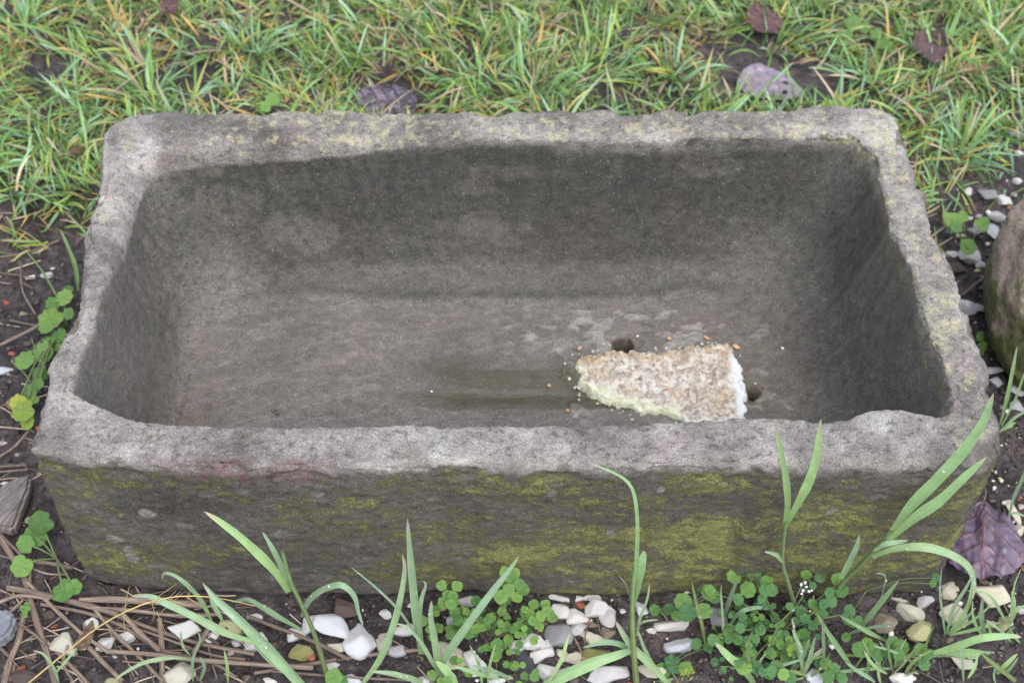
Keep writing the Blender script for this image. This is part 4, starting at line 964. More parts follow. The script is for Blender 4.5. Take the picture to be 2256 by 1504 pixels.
# p10 blades in and before the leafy plant
for lab, items in (
 ('blunt brown-tipped blade standing left of the leafy plant', [([(1556, 1428), (1545, 1370), (1532, 1320), (1524, 1280)], 11, MB_STEM)]),
 ('pale forked blade standing inside the leafy plant left part', [([(1592, 1425), (1592, 1370), (1588, 1310), (1589, 1286)], 12, MB_BLUE), ([(1594, 1360), (1612, 1310), (1625, 1272)], 14, MB_BLUE)]),
 ('curved blade bending right over the leafy plant', [([(1604, 1385), (1625, 1352), (1660, 1338), (1702, 1341)], 13, MB_BLUE)]),
 ('broad pale blade leaning left at the foot of the leafy plant', [([(1662, 1506), (1635, 1470), (1605, 1445), (1576, 1415)], 25, MB_LIGHT)]),
 ('long low blade lying along the bottom edge under the leafy plant', [([(1420, 1506), (1500, 1497), (1600, 1498), (1700, 1506)], 18, MB_LIGHT), ([(1540, 1474), (1600, 1472), (1660, 1482), (1720, 1476)], 15, MB_LIGHT)]),
 ('thin dry-tipped stalk rising to the right across the leafy plant', [([(1676, 1462), (1700, 1410), (1720, 1370), (1758, 1332)], 7, MB_STEM)]),
 ('forked pale blades at the bottom of the leafy plant', [([(1764, 1490), (1766, 1440), (1756, 1410), (1745, 1385)], 15, MB_BLUE), ([(1766, 1488), (1785, 1455), (1810, 1434)], 12, MB_BLUE)]),
 ('group of crossing blades at the right foot of the leafy plant', [([(1880, 1475), (1850, 1430), (1820, 1385), (1800, 1350)], 16, MB_LIGHT), ([(1812, 1480), (1815, 1430), (1812, 1370), (1800, 1355)], 10, MB_BLUE), ([(1730, 1500), (1830, 1482), (1930, 1472), (2020, 1474)], 10, MB_LIGHT), ([(1955, 1412), (1920, 1395), (1880, 1372), (1850, 1355)], 13, MB_LIGHT), ([(1800, 1440), (1850, 1470), (1890, 1504)], 9, MB_LIGHT), ([(1890, 1390), (1930, 1340), (1980, 1278)], 16, MB_LIGHT), ([(1860, 1400), (1900, 1385), (1980, 1372)], 10, MB_BLUE), ([(1940, 1504), (1935, 1480), (1940, 1450)], 9, MB_LIGHT), ([(1780, 1500), (1760, 1440), (1745, 1360)], 9, MB_BLUE), ([(1930, 1345), (1945, 1300), (1950, 1268), (1930, 1262)], 8, MB_BLUE)]),
 ):
    p = items[0][0][0]; r = grass_root(p[0], min(p[1], 1500), lab); Y = r.location.y
    for pix, wd, mt in items: blade(r, pix, Y + (p[1] - pix[0][1]) * .0005, Y + .008, wd, mt, rnd.choice([0, 1, 2]))
for lab, rx, ry, nb, sp in (('low tangle of thin blades between the leafy plant and the horizontal blades', 1930, 1500, 9, 70), ('thin grass tangle at the bottom right corner', 2170, 1500, 9, 70),
        ('thin grass blades sprouting among the bittercress leaves', 1720, 1500, 8, 60), ('sparse thin blades on the soil left of the clump of narrow blades', 2000, 1470, 5, 50), ('thin blades at the bottom edge below the middle white pebbles', 1120, 1510, 5, 60),
        ('sparse thin blades behind the horizontal blades near the right edge', 2215, 1420, 6, 45)):
    r = grass_root(rx, ry, lab); Y = r.location.y
    for i in range(nb):
        x0, y0_ = rx + rnd.uniform(-sp, sp), ry + rnd.uniform(-20, 8); a = rnd.uniform(-1.3, 1.3); L = rnd.uniform(45, 120); cv = rnd.uniform(-.8, .8)
        pts = [(x0, y0_)]
        for k in range(3): pts.append((pts[-1][0] + L / 3 * math.sin(a + cv * k / 2), pts[-1][1] - L / 3 * math.cos(a + cv * k / 2) * .9))
        blade(r, pts, Y + rnd.uniform(-.004, .012), Y + rnd.uniform(0, .02), rnd.uniform(7, 14), rnd.choice([MB_LIGHT, MB_BLUE, MB_STEM]), rnd.choice([0, 0, 1]))
# left blades
r = grass_root(165, 650, 'single bright blade standing at the left rim of the trough')
blade(r, [(172, 640), (166, 590), (150, 545), (133, 506)], r.location.y, r.location.y + .01, 15, MB_LIGHT)
r = grass_root(130, 680, 'thin dull stem lying over bare soil left of the trough')
stem(r, [(130, 660), (95, 600), (60, 555)], r.location.y, at(60, 555)[1] - .01, 7)
r = grass_root(80, 860, 'thin pale stems crossing the weed leaves at the left rim')
stem(r, [(105, 905), (60, 830), (25, 795)], r.location.y, at(25, 795)[1] - .01, 6)
stem(r, [(100, 810), (78, 770), (70, 745)], r.location.y, r.location.y + .02, 4)

# ------------------------------------------------------------------ dead straw
STRAWS = [
 ([(-20, 1150), (20, 1215), (54, 1275), (66, 1320), (86, 1385), (104, 1440), (122, 1510)], 15, 'thickest brown straw running down to the bottom edge at the left'),
 ([(-10, 1165), (60, 1240), (66, 1284)], 7, 'thin straw joining the thickest straw at its knot'),
 ([(60, 1282), (120, 1340), (180, 1395), (240, 1436)], 9, 'long thin straw slanting down from the knot to the bend'),
 ([(240, 1434), (330, 1440), (430, 1452), (560, 1462), (690, 1470)], 11, 'straw running flat from the bend under the dewy sprig'),
 ([(560, 1482), (680, 1462), (800, 1444), (930, 1430)], 9, 'long straw rising gently right beneath the white stones'),
 ([(600, 1478), (760, 1490), (900, 1498)], 6, 'thin straw by the round green leaf at the bottom'),
 ([(15, 1294), (90, 1308), (180, 1330), (260, 1352)], 14, 'flattened pale straw starting at the left edge under the weeds'),
 ([(-10, 1330), (40, 1312), (110, 1318)], 9, 'short straw under the flattened pale one'),
 ([(100, 1312), (200, 1335), (300, 1372), (420, 1412), (560, 1440)], 10, 'long brown straw passing under the broken white pebble'),
 ([(90, 1330), (200, 1352), (280, 1385), (350, 1430), (400, 1440)], 8, 'split straw right below the long brown one'),
 ([(175, 1322), (250, 1320), (340, 1325), (450, 1332)], 16, 'dark straw stem pressed under the left foot of the trough'),
 ([(200, 1338), (300, 1345), (400, 1356), (480, 1352)], 9, 'brown straw parallel to the dark one'),
 ([(60, 1235), (110, 1240), (160, 1250)], 10, 'short pale straw between the round leaves and the trough'),
 ([(40, 1238), (100, 1262), (150, 1265)], 5, 'thin straw by the lowest round leaves'),
 ([(205, 1338), (250, 1390), (300, 1440), (360, 1500)], 8, 'brown stalk crossing down through the pebbles left'),
 ([(270, 1352), (310, 1395), (352, 1432)], 12, 'thick short brown stalk left of the broken white pebble'),
 ([(352, 1362), (356, 1420), (358, 1508)], 13, 'upright brown stalk left of the large pale pebble'),
 ([(52, 1350), (40, 1410), (20, 1460), (8, 1510)], 15, 'curved brown stalk next to the blue-grey slate'),
 ([(-10, 1375), (20, 1350), (50, 1322)], 7, 'thin straw above the blue-grey slate'),
 ([(40, 1372), (80, 1400), (100, 1420)], 7, 'reddish short stalk crossing under the thickest straw'),
 ([(100, 1410), (170, 1480), (200, 1510)], 9, 'brown straw below the cream wedge-shaped pebble'),
 ([(175, 1400), (210, 1440), (270, 1500)], 11, 'broad brown stalk below the narrow upright pebble'),
 ([(545, 1356), (620, 1385), (690, 1412), (770, 1452)], 9, 'brown stalk crossing the tall grass stem'),
 ([(466, 1370), (450, 1400), (425, 1440)], 11, 'slanted brown stalk behind the dewy sprig'),
 ([(395, 1440), (470, 1460), (520, 1490)], 7, 'thin brown straw behind the large pale pebble'),
 ([(-10, 1028), (60, 1024)], 6, 'upper of two thin straws above the wood scrap'),
 ([(-10, 1040), (60, 1034)], 5, 'lower of two thin straws above the wood scrap'),
 ([(-10, 1010), (30, 985), (66, 945)], 6, 'yellowish stalk touching the left front corner of the trough'),
 ([(-10, 568), (60, 556), (130, 530)], 7, 'pale straw on bare soil under the lawn edge left'),
 ([(45, 578), (50, 640), (78, 692)], 5, 'bent straw on bare soil left of the weed'),
 ([(0, 760), (70, 725), (110, 700)], 9, 'grey-brown twig leading into the weed leaves'),
 ([(20, 705), (90, 718), (130, 712)], 5, 'fine straw above the grey-brown twig'),
 ([(2120, 650), (2150, 625), (2168, 612)], 7, 'short brown twig between trough and mossy stone'),
 ([(1258, 1372), (1290, 1362), (1302, 1362)], 3, 'hair-thin dark twig on a white pebble'),
 ([(1300, 1362), (1290, 1395), (1288, 1420)], 3, 'second hair-thin twig hanging over the cream block'),
 ([(1316, 1362), (1322, 1390), (1330, 1402)], 4, 'thin brown rootlet beside the tan upright pebble'),
 ([(1262, 1400), (1276, 1425), (1284, 1446)], 5, 'curved brown stalk between cream pebbles and the yellow one'),
 ([(2205, 1252), (2204, 1275)], 6, 'short pale stalk below the big purple leaf'),
 ([(2206, 1318), (2222, 1352)], 5, 'thin reddish stalk by the largest yellow-cream pebble'),
 ([(150, 1420), (140, 1460), (160, 1500)], 6, 'small crooked straw under the cream wedge-shaped pebble'),
 ([(0, 1425), (30, 1460), (20, 1500)], 8, 'grey straw scrap at the bottom left corner'),
 ([(220, 1360), (320, 1390), (460, 1440), (540, 1452)], 6, 'thin straw lying beneath the long brown one'),
]
for k, (pix, wd, lab) in enumerate(STRAWS):
    lift = .004 + (k % 4) * .0022
    K = np.array([at(px, py, float(gz(*at(px, py)[:2])[0]) + lift + wd * .0002) for px, py in pix])
    P = spline(K, 24); root = P[0]
    o = link('dead_straw', tube_mesh(P - root, wd * .00023 * (1 + .08 * np.sin(np.linspace(0, 12, 24) + k)), MAT_STRAW, 8, 'dead_straw', .55)); o.location = Vector([float(q) for q in root])
    tag(o, lab, 'straw', 'dead straws and stalks on the soil')
# extra loose fragments of straw between the named ones
def litter():
    r = np.random.default_rng(21); Vs, Fs, Cs = [], [], []; off = 0
    for i in range(170):
        z = r.random()
        if z < .6: px, py = r.uniform(-30, 560), r.uniform(1240, 1520)
        elif z < .8: px, py = r.uniform(-80, 150), r.uniform(500, 1240)
        else: px, py = r.uniform(560, 2300), r.uniform(1320, 1520)
        c = at(px, py, 0); c[2] = float(gz(c[0], c[1])[0]) + r.uniform(.002, .006); a = r.normal(.35, .7) * -1; L = r.uniform(.01, .05)
        d = np.array([math.cos(a), math.sin(a), r.uniform(-.05, .05)]); s = np.linspace(-.5, .5, 6)[:, None]
        P = c + d * L * s + np.array([-d[1], d[0], 0]) * (s**2 * r.uniform(-.2, .2) * L) + np.array([0, 0, .001])
        R = r.uniform(.0004, .0013); k = 4; ang = np.linspace(0, 2 * math.pi, k, endpoint=False); n = np.array([-d[1], d[0], 0])
        V = (P[:, None] + n * (np.cos(ang) * R)[None, :, None] + np.array([0, 0, 1.]) * (np.sin(ang) * R * .6)[None, :, None]).reshape(-1, 3)
        Vs.append(V); Fs.append(grid_faces(k, 6, True, off)); off += len(V)
        col = np.array([(.30, .22, .16), (.17, .12, .085), (.4, .32, .23), (.1, .075, .06)][r.integers(4)]) * r.uniform(.8, 1.2); Cs.append(np.tile(col, (len(V), 1)))
    o = link('straw_litter', mesh_np('straw_litter', np.vstack(Vs), np.vstack(Fs), MAT_CRUMB, {'tint': np.vstack(Cs)})); tag(o, 'short broken straw bits littering the soil round the trough', 'litter', kind='stuff')
litter()

# fine golden seed stalk
r = thing('seed_stalk', at(60, 1506, 0), 'fine golden seed stalk with hair-thin branchlets arching over the left pebbles', 'seed stalk')
Y0 = r.location.y
def twig(pix, y0, y1, w0, parent, nm='branchlet'):
    P = spline(path(pix, y0, y1), 18); link(nm, tube_mesh(P - np.array(r.location), np.linspace(1, .5, 18) * w0 * .00023, MAT_GOLD, 5, nm), parent)
twig([(60, 1506), (140, 1440), (220, 1378), (300, 1336), (380, 1314), (450, 1313), (510, 1322), (560, 1334)], Y0, -.05, 4.5, r, 'stalk')
for pix in ([(275, 1348), (280, 1310), (286, 1290)], [(335, 1325), (350, 1312), (388, 1286)], [(335, 1328), (340, 1350), (336, 1368)], [(345, 1345), (355, 1370), (366, 1395)], [(410, 1314), (440, 1332), (468, 1355)], [(370, 1318), (400, 1328), (408, 1330)], [(345, 1330), (372, 1316), (388, 1300)], [(272, 1350), (274, 1390), (272, 1400)], [(236, 1372), (250, 1410), (262, 1440)]):
    twig(pix, -.06, -.06, 2.0, r)

# ------------------------------------------------------------------ leaves
def leaf_round(seed, lobes=5, depth=.07, stalk_notch=.25, nr=9, na=40):
    rr = np.random.default_rng(seed); ph = rr.uniform(0, 6.28)
    a = np.linspace(0, 2 * math.pi, na, endpoint=False)
    R = 1 + depth * np.cos(a * lobes + ph) * (np.abs(np.cos(a * .5)) ** .3) + .03 * np.sin(a * 2 + ph)
    notch = np.exp(-((np.abs(a - math.pi)) / .28)**2); R = R * (1 - stalk_notch * notch)
    rad = np.linspace(0.02, 1, nr); V, U = [], []
    cup = rr.uniform(-.18, .22); wav = rr.uniform(.02, .07)
    for q in rad:
        z = cup * q * q + wav * q * np.sin(a * lobes + ph + 1.) + .06 * q * np.cos(2 * a + ph)
        V.append(np.stack([q * R * np.cos(a) , q * R * np.sin(a) * .94, z], -1))
        vein = np.maximum(0, np.cos(a * 2.5))**14 * (1 - q * .6); U.append(np.stack([vein, np.full(na, q), 0 * a], -1))
    return np.vstack(V), grid_faces(na, nr, True), np.vstack(U)
LEAFM = {}
def leaf_me(mat, seed, lobes, depth, notch):
    k = (mat.name, seed, lobes)
    if k not in LEAFM:
        V, F, U = leaf_round(seed, lobes, depth, notch); LEAFM[k] = mesh_np('leaf', V, F, mat, {'uvw': U})
    return LEAFM[k]
def put_leaf(root, px, py, h, rpx, mat, lobes=5, depth=.07, notch=.2, stalk=None, stalk_from=None, name='leaf', face=None):
    p = at(px, py, h); R = rpx * np.linalg.norm(p - CAM) / FPX
    base = np.array(root.location) if stalk_from is None else np.array(stalk_from)
    o = link(name, leaf_me(mat, rnd.randrange(6), lobes, depth, notch), root)
    dirv = p - base; az = math.atan2(dirv[1], dirv[0])
    nz = Vector((rnd.uniform(-.4, .4), -.35 + rnd.uniform(-.3, .3), 1)).normalized() if face is None else Vector(face).normalized()
    q = nz.to_track_quat('Z', 'Y') ; M_ = q.to_matrix().to_4x4() @ Matrix.Rotation(az + rnd.uniform(-.5, .5), 4, 'Z')
    o.matrix_local = Matrix.Translation(Vector([float(c) for c in (p - np.array(root.location))])) @ M_ @ Matrix.Diagonal((R, R, R, 1))
    if stalk:
        mid = (p + base) / 2 + np.array([0, 0, .25 * np.linalg.norm(p - base)]) * .5
        P = spline([base, mid, p - np.array([0, 0, .0005])], 12) - np.array(root.location)
        link('stalk', tube_mesh(P, stalk, MB_STEM, 5, 'stalk'), root)
    return p
# weeds on the left
r = thing('broadleaf_weed', at(150, 720, 0), 'bright green weed with lobed leaves squeezed along the left rim of the trough', 'weed')
for px, py, h, rp, mt in ((140, 655, .03, 26, ML_LIGHT), (112, 700, .03, 32, ML_LIGHT), (130, 738, .025, 28, ML_GREEN), (150, 690, .035, 20, ML_LIGHT), (118, 755, .02, 20, ML_LIGHT), (95, 775, .025, 26, ML_LIGHT), (55, 792, .02, 32, ML_LIGHT), (88, 822, .02, 26, ML_GREEN), (70, 860, .018, 28, ML_LIGHT), (85, 845, .03, 18, ML_GREEN), (52, 905, .03, 34, ML_YELLOW), (40, 885, .02, 20, ML_YELLOW), (60, 928, .02, 18, ML_YELLOW), (115, 670, .02, 20, ML_GREEN), (150, 640, .03, 16, ML_GREEN), (103, 722, .035, 20, ML_LIGHT), (75, 880, .025, 16, ML_LIGHT)):
    put_leaf(r, px, py, h, rp * rnd.uniform(.55, .95), mt, 8, .07, .3, .0009)
r = thing('broadleaf_weed', at(125, 1230, 0), 'weed with round kidney-shaped leaves beside the left front corner of the trough', 'weed')
for px, py, h, rp, mt in ((90, 1152, .02, 27, ML_LIGHT), (78, 1180, .015, 26, ML_LIGHT), (58, 1198, .015, 20, ML_LIGHT), (48, 1246, .012, 24, ML_LIGHT), (140, 1300, .012, 26, ML_GREEN), (162, 1292, .015, 18, ML_GREEN)):
    put_leaf(r, px, py, h, rp * 1.0, mt, 6, .06, .3, .001)
r = thing('seedling', at(54, 1345, 0), 'tiny green seedling beside the blue-grey slate', 'seedling')
for k in range(6): put_leaf(r, 56 + rnd.uniform(-9, 9), 1345 + rnd.uniform(-14, 12), .006, 6, ML_LIGHT, 5, .05, .1, .0003)
# clover right
r = thing('clover', at(2125, 560, 0), 'light green clover sprig with three leaves right of the trough rim', 'clover')
for px, py, rp in ((2098, 484, 20), (2108, 500, 14), (2120, 478, 13), (2164, 494, 17), (2128, 545, 20), (2140, 540, 14)): put_leaf(r, px, py, .035, rp, ML_LIGHT, 3, .12, .2, .0007)
r = thing('low_weed', at(2175, 775, 0), 'tiny yellow-green weed at the right rim below the mossy stone', 'weed')
for k in range(9): put_leaf(r, 2168 + rnd.uniform(-10, 22), 755 + rnd.uniform(-18, 25), .01, rnd.uniform(5, 9), ML_LIGHT, 4, .05, .1, .0004)
r = thing('clover', at(1935, 75, 0), 'light green clover patch showing through the lawn at the top right', 'clover')
for px, py, rp in ((1880, 50, 24), (1905, 62, 16), (1950, 95, 24), (1985, 50, 20), (1930, 75, 18), (1965, 112, 14), (1865, 72, 16), (2000, 75, 13)): put_leaf(r, px, py, .035, rp * .72, ML_GREEN, 5, .1, .25, .0007)
r = thing('clover', at(590, 235, 0), 'small clover leaf pair behind the left part of the back rim', 'clover')
for px, py, rp in ((600, 220, 17), (585, 236, 12)): put_leaf(r, px, py, .035, rp, ML_LIGHT, 3, .1, .2, .0006)
# small-leaved plant in the middle
r = thing('small_leaved_weed', at(1080, 1400, 0), 'low creeping weed with many tiny round leaves among the middle pebbles', 'weed')
base = np.array(r.location)
sprigs = [((990, 1300), .06, [(974, 1290), (1008, 1290), (986, 1310), (998, 1312), (978, 1325), (992, 1328)], 14, ML_LIGHT),
 ((1130, 1290), .065, [(1128, 1270), (1118, 1285), (1142, 1286), (1150, 1298), (1122, 1302), (1103, 1312), (1138, 1315), (1115, 1262), (1133, 1262)], 16, ML_LIGHT),
 ((1190, 1345), .035, [(1155, 1340), (1178, 1330), (1202, 1330), (1205, 1345), (1190, 1358), (1170, 1352), (1212, 1352), (1218, 1360), (1175, 1365)], 12, ML_LIGHT)]
for (sx, sy), h, lv, rp, mt in sprigs:
    top = at(sx, sy, h); P = spline([base, (base + top) / 2 + np.array([0, -.004, .006]), top], 12) - base; link('stem', tube_mesh(P, .0007, MB_STEM, 5), r)
    for px, py in lv: put_leaf(r, px + rnd.uniform(-2, 2), py + rnd.uniform(-2, 2), h + rnd.uniform(-.004, .006), rp * rnd.uniform(.8, 1.05), mt, 4, .05, .12)
    for k in range(3):
        t = rnd.uniform(.4, .9); q = base * (1 - t) + top * t
cl = [(1040, 1350, 40, 24), (1085, 1350, 40, 30), (1120, 1360, 40, 25), (1060, 1390, 34, 24), (1100, 1400, 40, 25), (1020, 1370, 30, 24), (1120, 1420, 30, 24), (1145, 1385, 25, 20), (1085, 1430, 26, 20), (1105, 1455, 22, 16), (950, 1350, 25, 20), (965, 1385, 22, 20), (1000, 1395, 20, 16), (1010, 1470, 24, 20), (970, 1490, 26, 16), (1160, 1495, 26, 16), (1140, 1470, 12, 10), (1180, 1395, 20, 16)]
for cx, cy, sx, sy in cl:
    for k in range(max(3, int(sx * sy / 95))):
        px, py = cx + rnd.uniform(-sx, sx), cy + rnd.uniform(-sy, sy)
        put_leaf(r, px, py, rnd.uniform(.006, .028), rnd.uniform(6.5, 12.5), rnd.choice([ML_LIGHT, ML_GREEN, ML_LIGHT]), 6, .04, .08, .0004 if k % 2 else None, stalk_from=at(cx + rnd.uniform(-12, 12), cy + rnd.uniform(0, 25), 0))
r = thing('round_leaf_weed', at(735, 1506, 0), 'single round bright green leaf at the bottom edge below the bluish faceted pebble', 'weed')
put_leaf(r, 735, 1492, .012, 20, ML_LIGHT, 5, .04, .1, .0008); put_leaf(r, 752, 1500, .008, 14, ML_GREEN, 5, .04, .1, .0008)
# bittercress on the right
r = thing('bittercress_plant', at(1720, 1390, 0), 'leafy bittercress plant with rounded leaflets and tiny white flowers before the mossy face', 'bittercress')
base = np.array(r.location)
fronds = [((1660, 1270), .05, [(1660, 1262, 17), (1616, 1270, 17), (1688, 1282, 16), (1648, 1298, 18), (1686, 1300, 14), (1700, 1300, 14), (1625, 1320, 14), (1678, 1318, 10)]),
 ((1520, 1335), .045, [(1505, 1325, 20), (1515, 1350, 20), (1550, 1345, 19), (1562, 1305, 18), (1575, 1315, 15), (1545, 1300, 8)]),
 ((1450, 1340), .012, [(1442, 1343, 13), (1474, 1342, 14), (1490, 1355, 12)]),
 ((1775, 1270), .05, [(1776, 1266, 12), (1806, 1272, 12), (1790, 1290, 9)]),
 ((1840, 1290), .05, [(1845, 1275, 14), (1855, 1300, 15), (1828, 1305, 12), (1833, 1325, 12), (1815, 1330, 12)]),
 ((1790, 1350), .045, [(1765, 1345, 12), (1775, 1362, 12), (1800, 1345, 10), (1792, 1330, 13), (1815, 1352, 10), (1740, 1335, 9)]),
 ((1605, 1390), .035, [(1605, 1393, 13), (1630, 1383, 12), (1625, 1408, 12), (1650, 1420, 8), (1572, 1408, 14)]),
 ((1655, 1455), .03, [(1650, 1448, 16), (1640, 1470, 17), (1665, 1468, 16), (1628, 1456, 12), (1680, 1480, 10)]),
 ((1720, 1470), .03, [(1712, 1466, 15), (1700, 1478, 13), (1725, 1484, 14), (1690, 1440, 9)]),
 ((1905, 1440), .02, [(1895, 1430, 18), (1925, 1432, 16), (1912, 1416, 14), (1935, 1445, 12)]),
 ((1970, 1425), .02, [(1965, 1418, 18), (1985, 1425, 17), (1958, 1438, 14), (1978, 1440, 14)]),
 ((2035, 1440), .025, [(2028, 1430, 14), (2045, 1440, 12), (2036, 1462, 14)]),
 ((1870, 1350), .035, [(1872, 1345, 14), (1866, 1362, 13), (1880, 1372, 12)]),
 ((1910, 1300), .03, [(2062, 1272, 10), (2055, 1285, 8)]),
 ((1470, 1470), .008, [(1485, 1462, 22), (1462, 1475, 18), (1510, 1470, 16), (1535, 1418, 13), (1560, 1425, 12)]),
 ((1835, 1480), .015, [(1820, 1462, 14), (1840, 1475, 15), (1825, 1490, 14), (1855, 1492, 13)])]
for (tx, ty), h, lv in fronds:
    top = at(tx, ty, h); b2 = base if abs(tx - 1720) < 170 else at(tx + (30 if tx < 1720 else -30), ty + 45, 0)
    P = spline([b2, (b2 + top) / 2 + np.array([0, 0, .004]), top], 12) - base; link('stem', tube_mesh(P, .0008, MB_STEM, 5), r)
    for px, py, rp in lv: put_leaf(r, px, py, h + rnd.uniform(-.004, .005), rp, ML_CRESS if rnd.random() < .6 else rnd.choice([ML_GREEN, ML_LIGHT]), 7, .045, .06, .0004, stalk_from=top)
for k in range(150):
    t = rnd.random(); px = rnd.gauss(1690, 75); py = rnd.gauss(1395, 40)
    if not (1545 < px < 1900 and 1290 < py < 1500): continue
    put_leaf(r, px, py, rnd.uniform(.004, .035), rnd.uniform(4.5, 12), rnd.choice([ML_CRESS, ML_CRESS, ML_GREEN, ML_LIGHT]), 7, .045, .06, .0004 if k % 2 else None, stalk_from=at(px + rnd.uniform(-15, 15), py + 20, 0))
put_leaf(r, 1748, 1432, .035, 15, ML_YELLOW, 7, .15, .2, .0006, name='yellowed_leaf')
put_leaf(r, 1563, 1302, .05, 13, ML_LIGHT, 5, .06, .1, .0006)
ftop = at(1770, 1310, .06)
link('stem', tube_mesh(spline([base, (base + ftop) / 2, ftop], 10) - base, .0008, MB_STEM, 5), r)
for px, py in ((1765, 1287), (1776, 1292), (1769, 1300), (1782, 1302), (1766, 1307), (1788, 1300), (1774, 1283)):
    fl = link('flower', mesh_np('flower', ICO2, ICOF2, MAT_WHITE), r); p = at(px, py, .064) - base; fl.location = Vector([float(c) for c in p]); fl.scale = (.0014, .0012, .0022); fl.rotation_euler = (rnd.uniform(-.6, .6), rnd.uniform(-.6, .6), 0)
r = thing('bud_cluster', at(1510, 1504, 0), 'small yellow-green flower bud cluster at the bottom edge left of the leafy plant', 'bud cluster')
for k in range(14):
    px, py = 1512 + rnd.uniform(-14, 16), 1484 + rnd.uniform(-16, 14)
    o = link('bud', mesh_np('bud', ICO2, ICOF2, ML_YELLOW), r); p = at(px, py, .03) - np.array(r.location); o.location = Vector([float(c) for c in p]); o.scale = (.001, .001, .0028); o.rotation_euler = (rnd.uniform(-.9, .9), rnd.uniform(-.9, .9), 0)
link('stem', tube_mesh(spline([np.zeros(3), at(1512, 1490, .028) - np.array(r.location)], 6), .0006, MB_STEM, 5), r)

# dead leaves: toothed outline, ribs in relief, curled
def dead_leaf(px, py, length, width, rz, mat, label, z=.01, curl=.3, tilt=(0, 0), seed=1, lobed=0.0, name='fallen_leaf', holes=0, broad=.75):
    rr = np.random.default_rng(seed); nu, nv = 60, 41
    s = np.linspace(0, 1, nu); c = np.linspace(-1, 1, nv)
    half = np.sin(np.pi * np.clip(s, 0, 1)**broad)**.7 * (1 + lobed * np.sin(s * 17 + seed)) + .02
    tooth = 1 + .035 * np.abs(np.sin(s * 38)) + .06 * fbm(np.stack([s * 9, 0 * s + seed, 0 * s], -1), 3)
    S, Cc = np.meshgrid(s, c, indexing='ij')
    hw = (half * tooth)[:, None] * Cc
    x = (S - .5) * length; y = hw * width / 2
    x = x - np.abs(hw) * length * .06
    d = S - np.abs(hw) * .32; rib = np.maximum(0, np.cos(d * 2 * math.pi * 5))**14 * (np.abs(Cc) > .02)
    mid = np.exp(-(Cc / .05)**2)
    zz = curl * width * .35 * (hw**2) * np.sin(S * 2.2 + seed) + width * .10 * np.sin(S * 4 + seed * 2) * curl - rib * length * .006 - mid * length * .010
    P3 = np.stack([S.ravel() * 5, hw.ravel() * 4, 0 * S.ravel() + seed], -1)
    zz = zz + (fbm(P3, 3) * length * .03).reshape(S.shape) + np.abs(np.cos(d * 2 * math.pi * 5)) * length * .004 + (fbm(P3 * 4, 3) * length * .008).reshape(S.shape)
    V = np.stack([x.ravel(), y.ravel(), zz.ravel()], -1); F = grid_faces(nv, nu)
    if holes:
        kill = np.zeros(len(F), bool); cen = V[F].mean(1)
        for k in range(holes):
            hx, hy = rr.uniform(-.3, .3) * length, rr.uniform(-.3, .3) * width; kill |= np.hypot(cen[:, 0] - hx, cen[:, 1] - hy) < rr.uniform(.02, .05) * length
        F = F[~kill]
    U = np.stack([np.maximum(rib, mid).ravel(), S.ravel(), 0 * S.ravel()], -1)
    me = mesh_np(name, V, F, mat, {'uvw': U})
    r_ = thing(name, at(px, py, z), label, 'fallen leaf'); o = link('leaf_blade', me, r_)
    tip = V.reshape(nu, nv, 3)[0, nv // 2]
    P = spline([tip, tip + np.array([-.10 * length, .01 * length, .03 * length]), tip + np.array([-.22 * length, -.03 * length, 0])], 8)
    link('petiole', tube_mesh(P, .0009, MAT_STRAW, 5, 'petiole'), r_)
    r_.rotation_euler = (tilt[0], tilt[1], rz); return r_
dead_leaf(2166, 1184, .108, .088, math.radians(-106), ML_PURPLE, 'large purple fallen leaf with a reddish stalk leaning at the right corner of the trough', .022, .5, (.18, -.10), 3, broad=1.5, lobed=.04)
dead_leaf(846, 222, .088, .05, math.radians(168), ML_BLUEBLACK, 'blue-black folded fallen leaf half hidden behind the back rim', .034, .9, (-.5, .0), 5)
dead_leaf(1690, 48, .058, .055, math.radians(20), ML_DARKRED, 'dark purple-red fallen leaf lying in the lawn at the top', .03, .5, (.25, .1), 7)
dead_leaf(1702, 186, .094, .060, math.radians(-28), ML_GREYP, 'grey-lilac fallen leaf with holes on the bare patch behind the trough', .026, .25, (.1, 0), 9, holes=4)
dead_leaf(2042, 105, .060, .046, math.radians(70), ML_DARKRED, 'dark red curled leaf standing in the grass at the top right', .04, 1.2, (.5, .4), 12)
dead_leaf(2070, 92, .038, .03, math.radians(-40), ML_DARKRED, 'small brown-red leaf piece beside the curled dark red leaf', .035, .8, (.5, -.3), 14)
dead_leaf(376, 12, .035, .022, math.radians(60), ML_DARKRED, 'small reddish leaf in the lawn at the top left', .035, .5, (.5, 0), 15)
dead_leaf(188, 1398, .040, .016, math.radians(80), ML_BROWN, 'brown leaf scrap wrapped round the small white pebble', .006, .6, (0, .2), 16)
dead_leaf(35, 885, .022, .014, math.radians(20), ML_BROWN, 'tan leaf scrap behind the yellow-green leaf', .01, .4, (.2, 0), 17)
dead_leaf(175, 330, .05, .014, math.radians(80), ML_BROWN, 'pale brown withered leaf standing beside the back left corner of the rim', .03, .6, (.3, .5), 19)
dead_leaf(2155, 150, .05, .02, math.radians(30), ML_BROWN, 'pale brown withered leaf in the lawn at the top right', .03, .6, (.3, .2), 22)

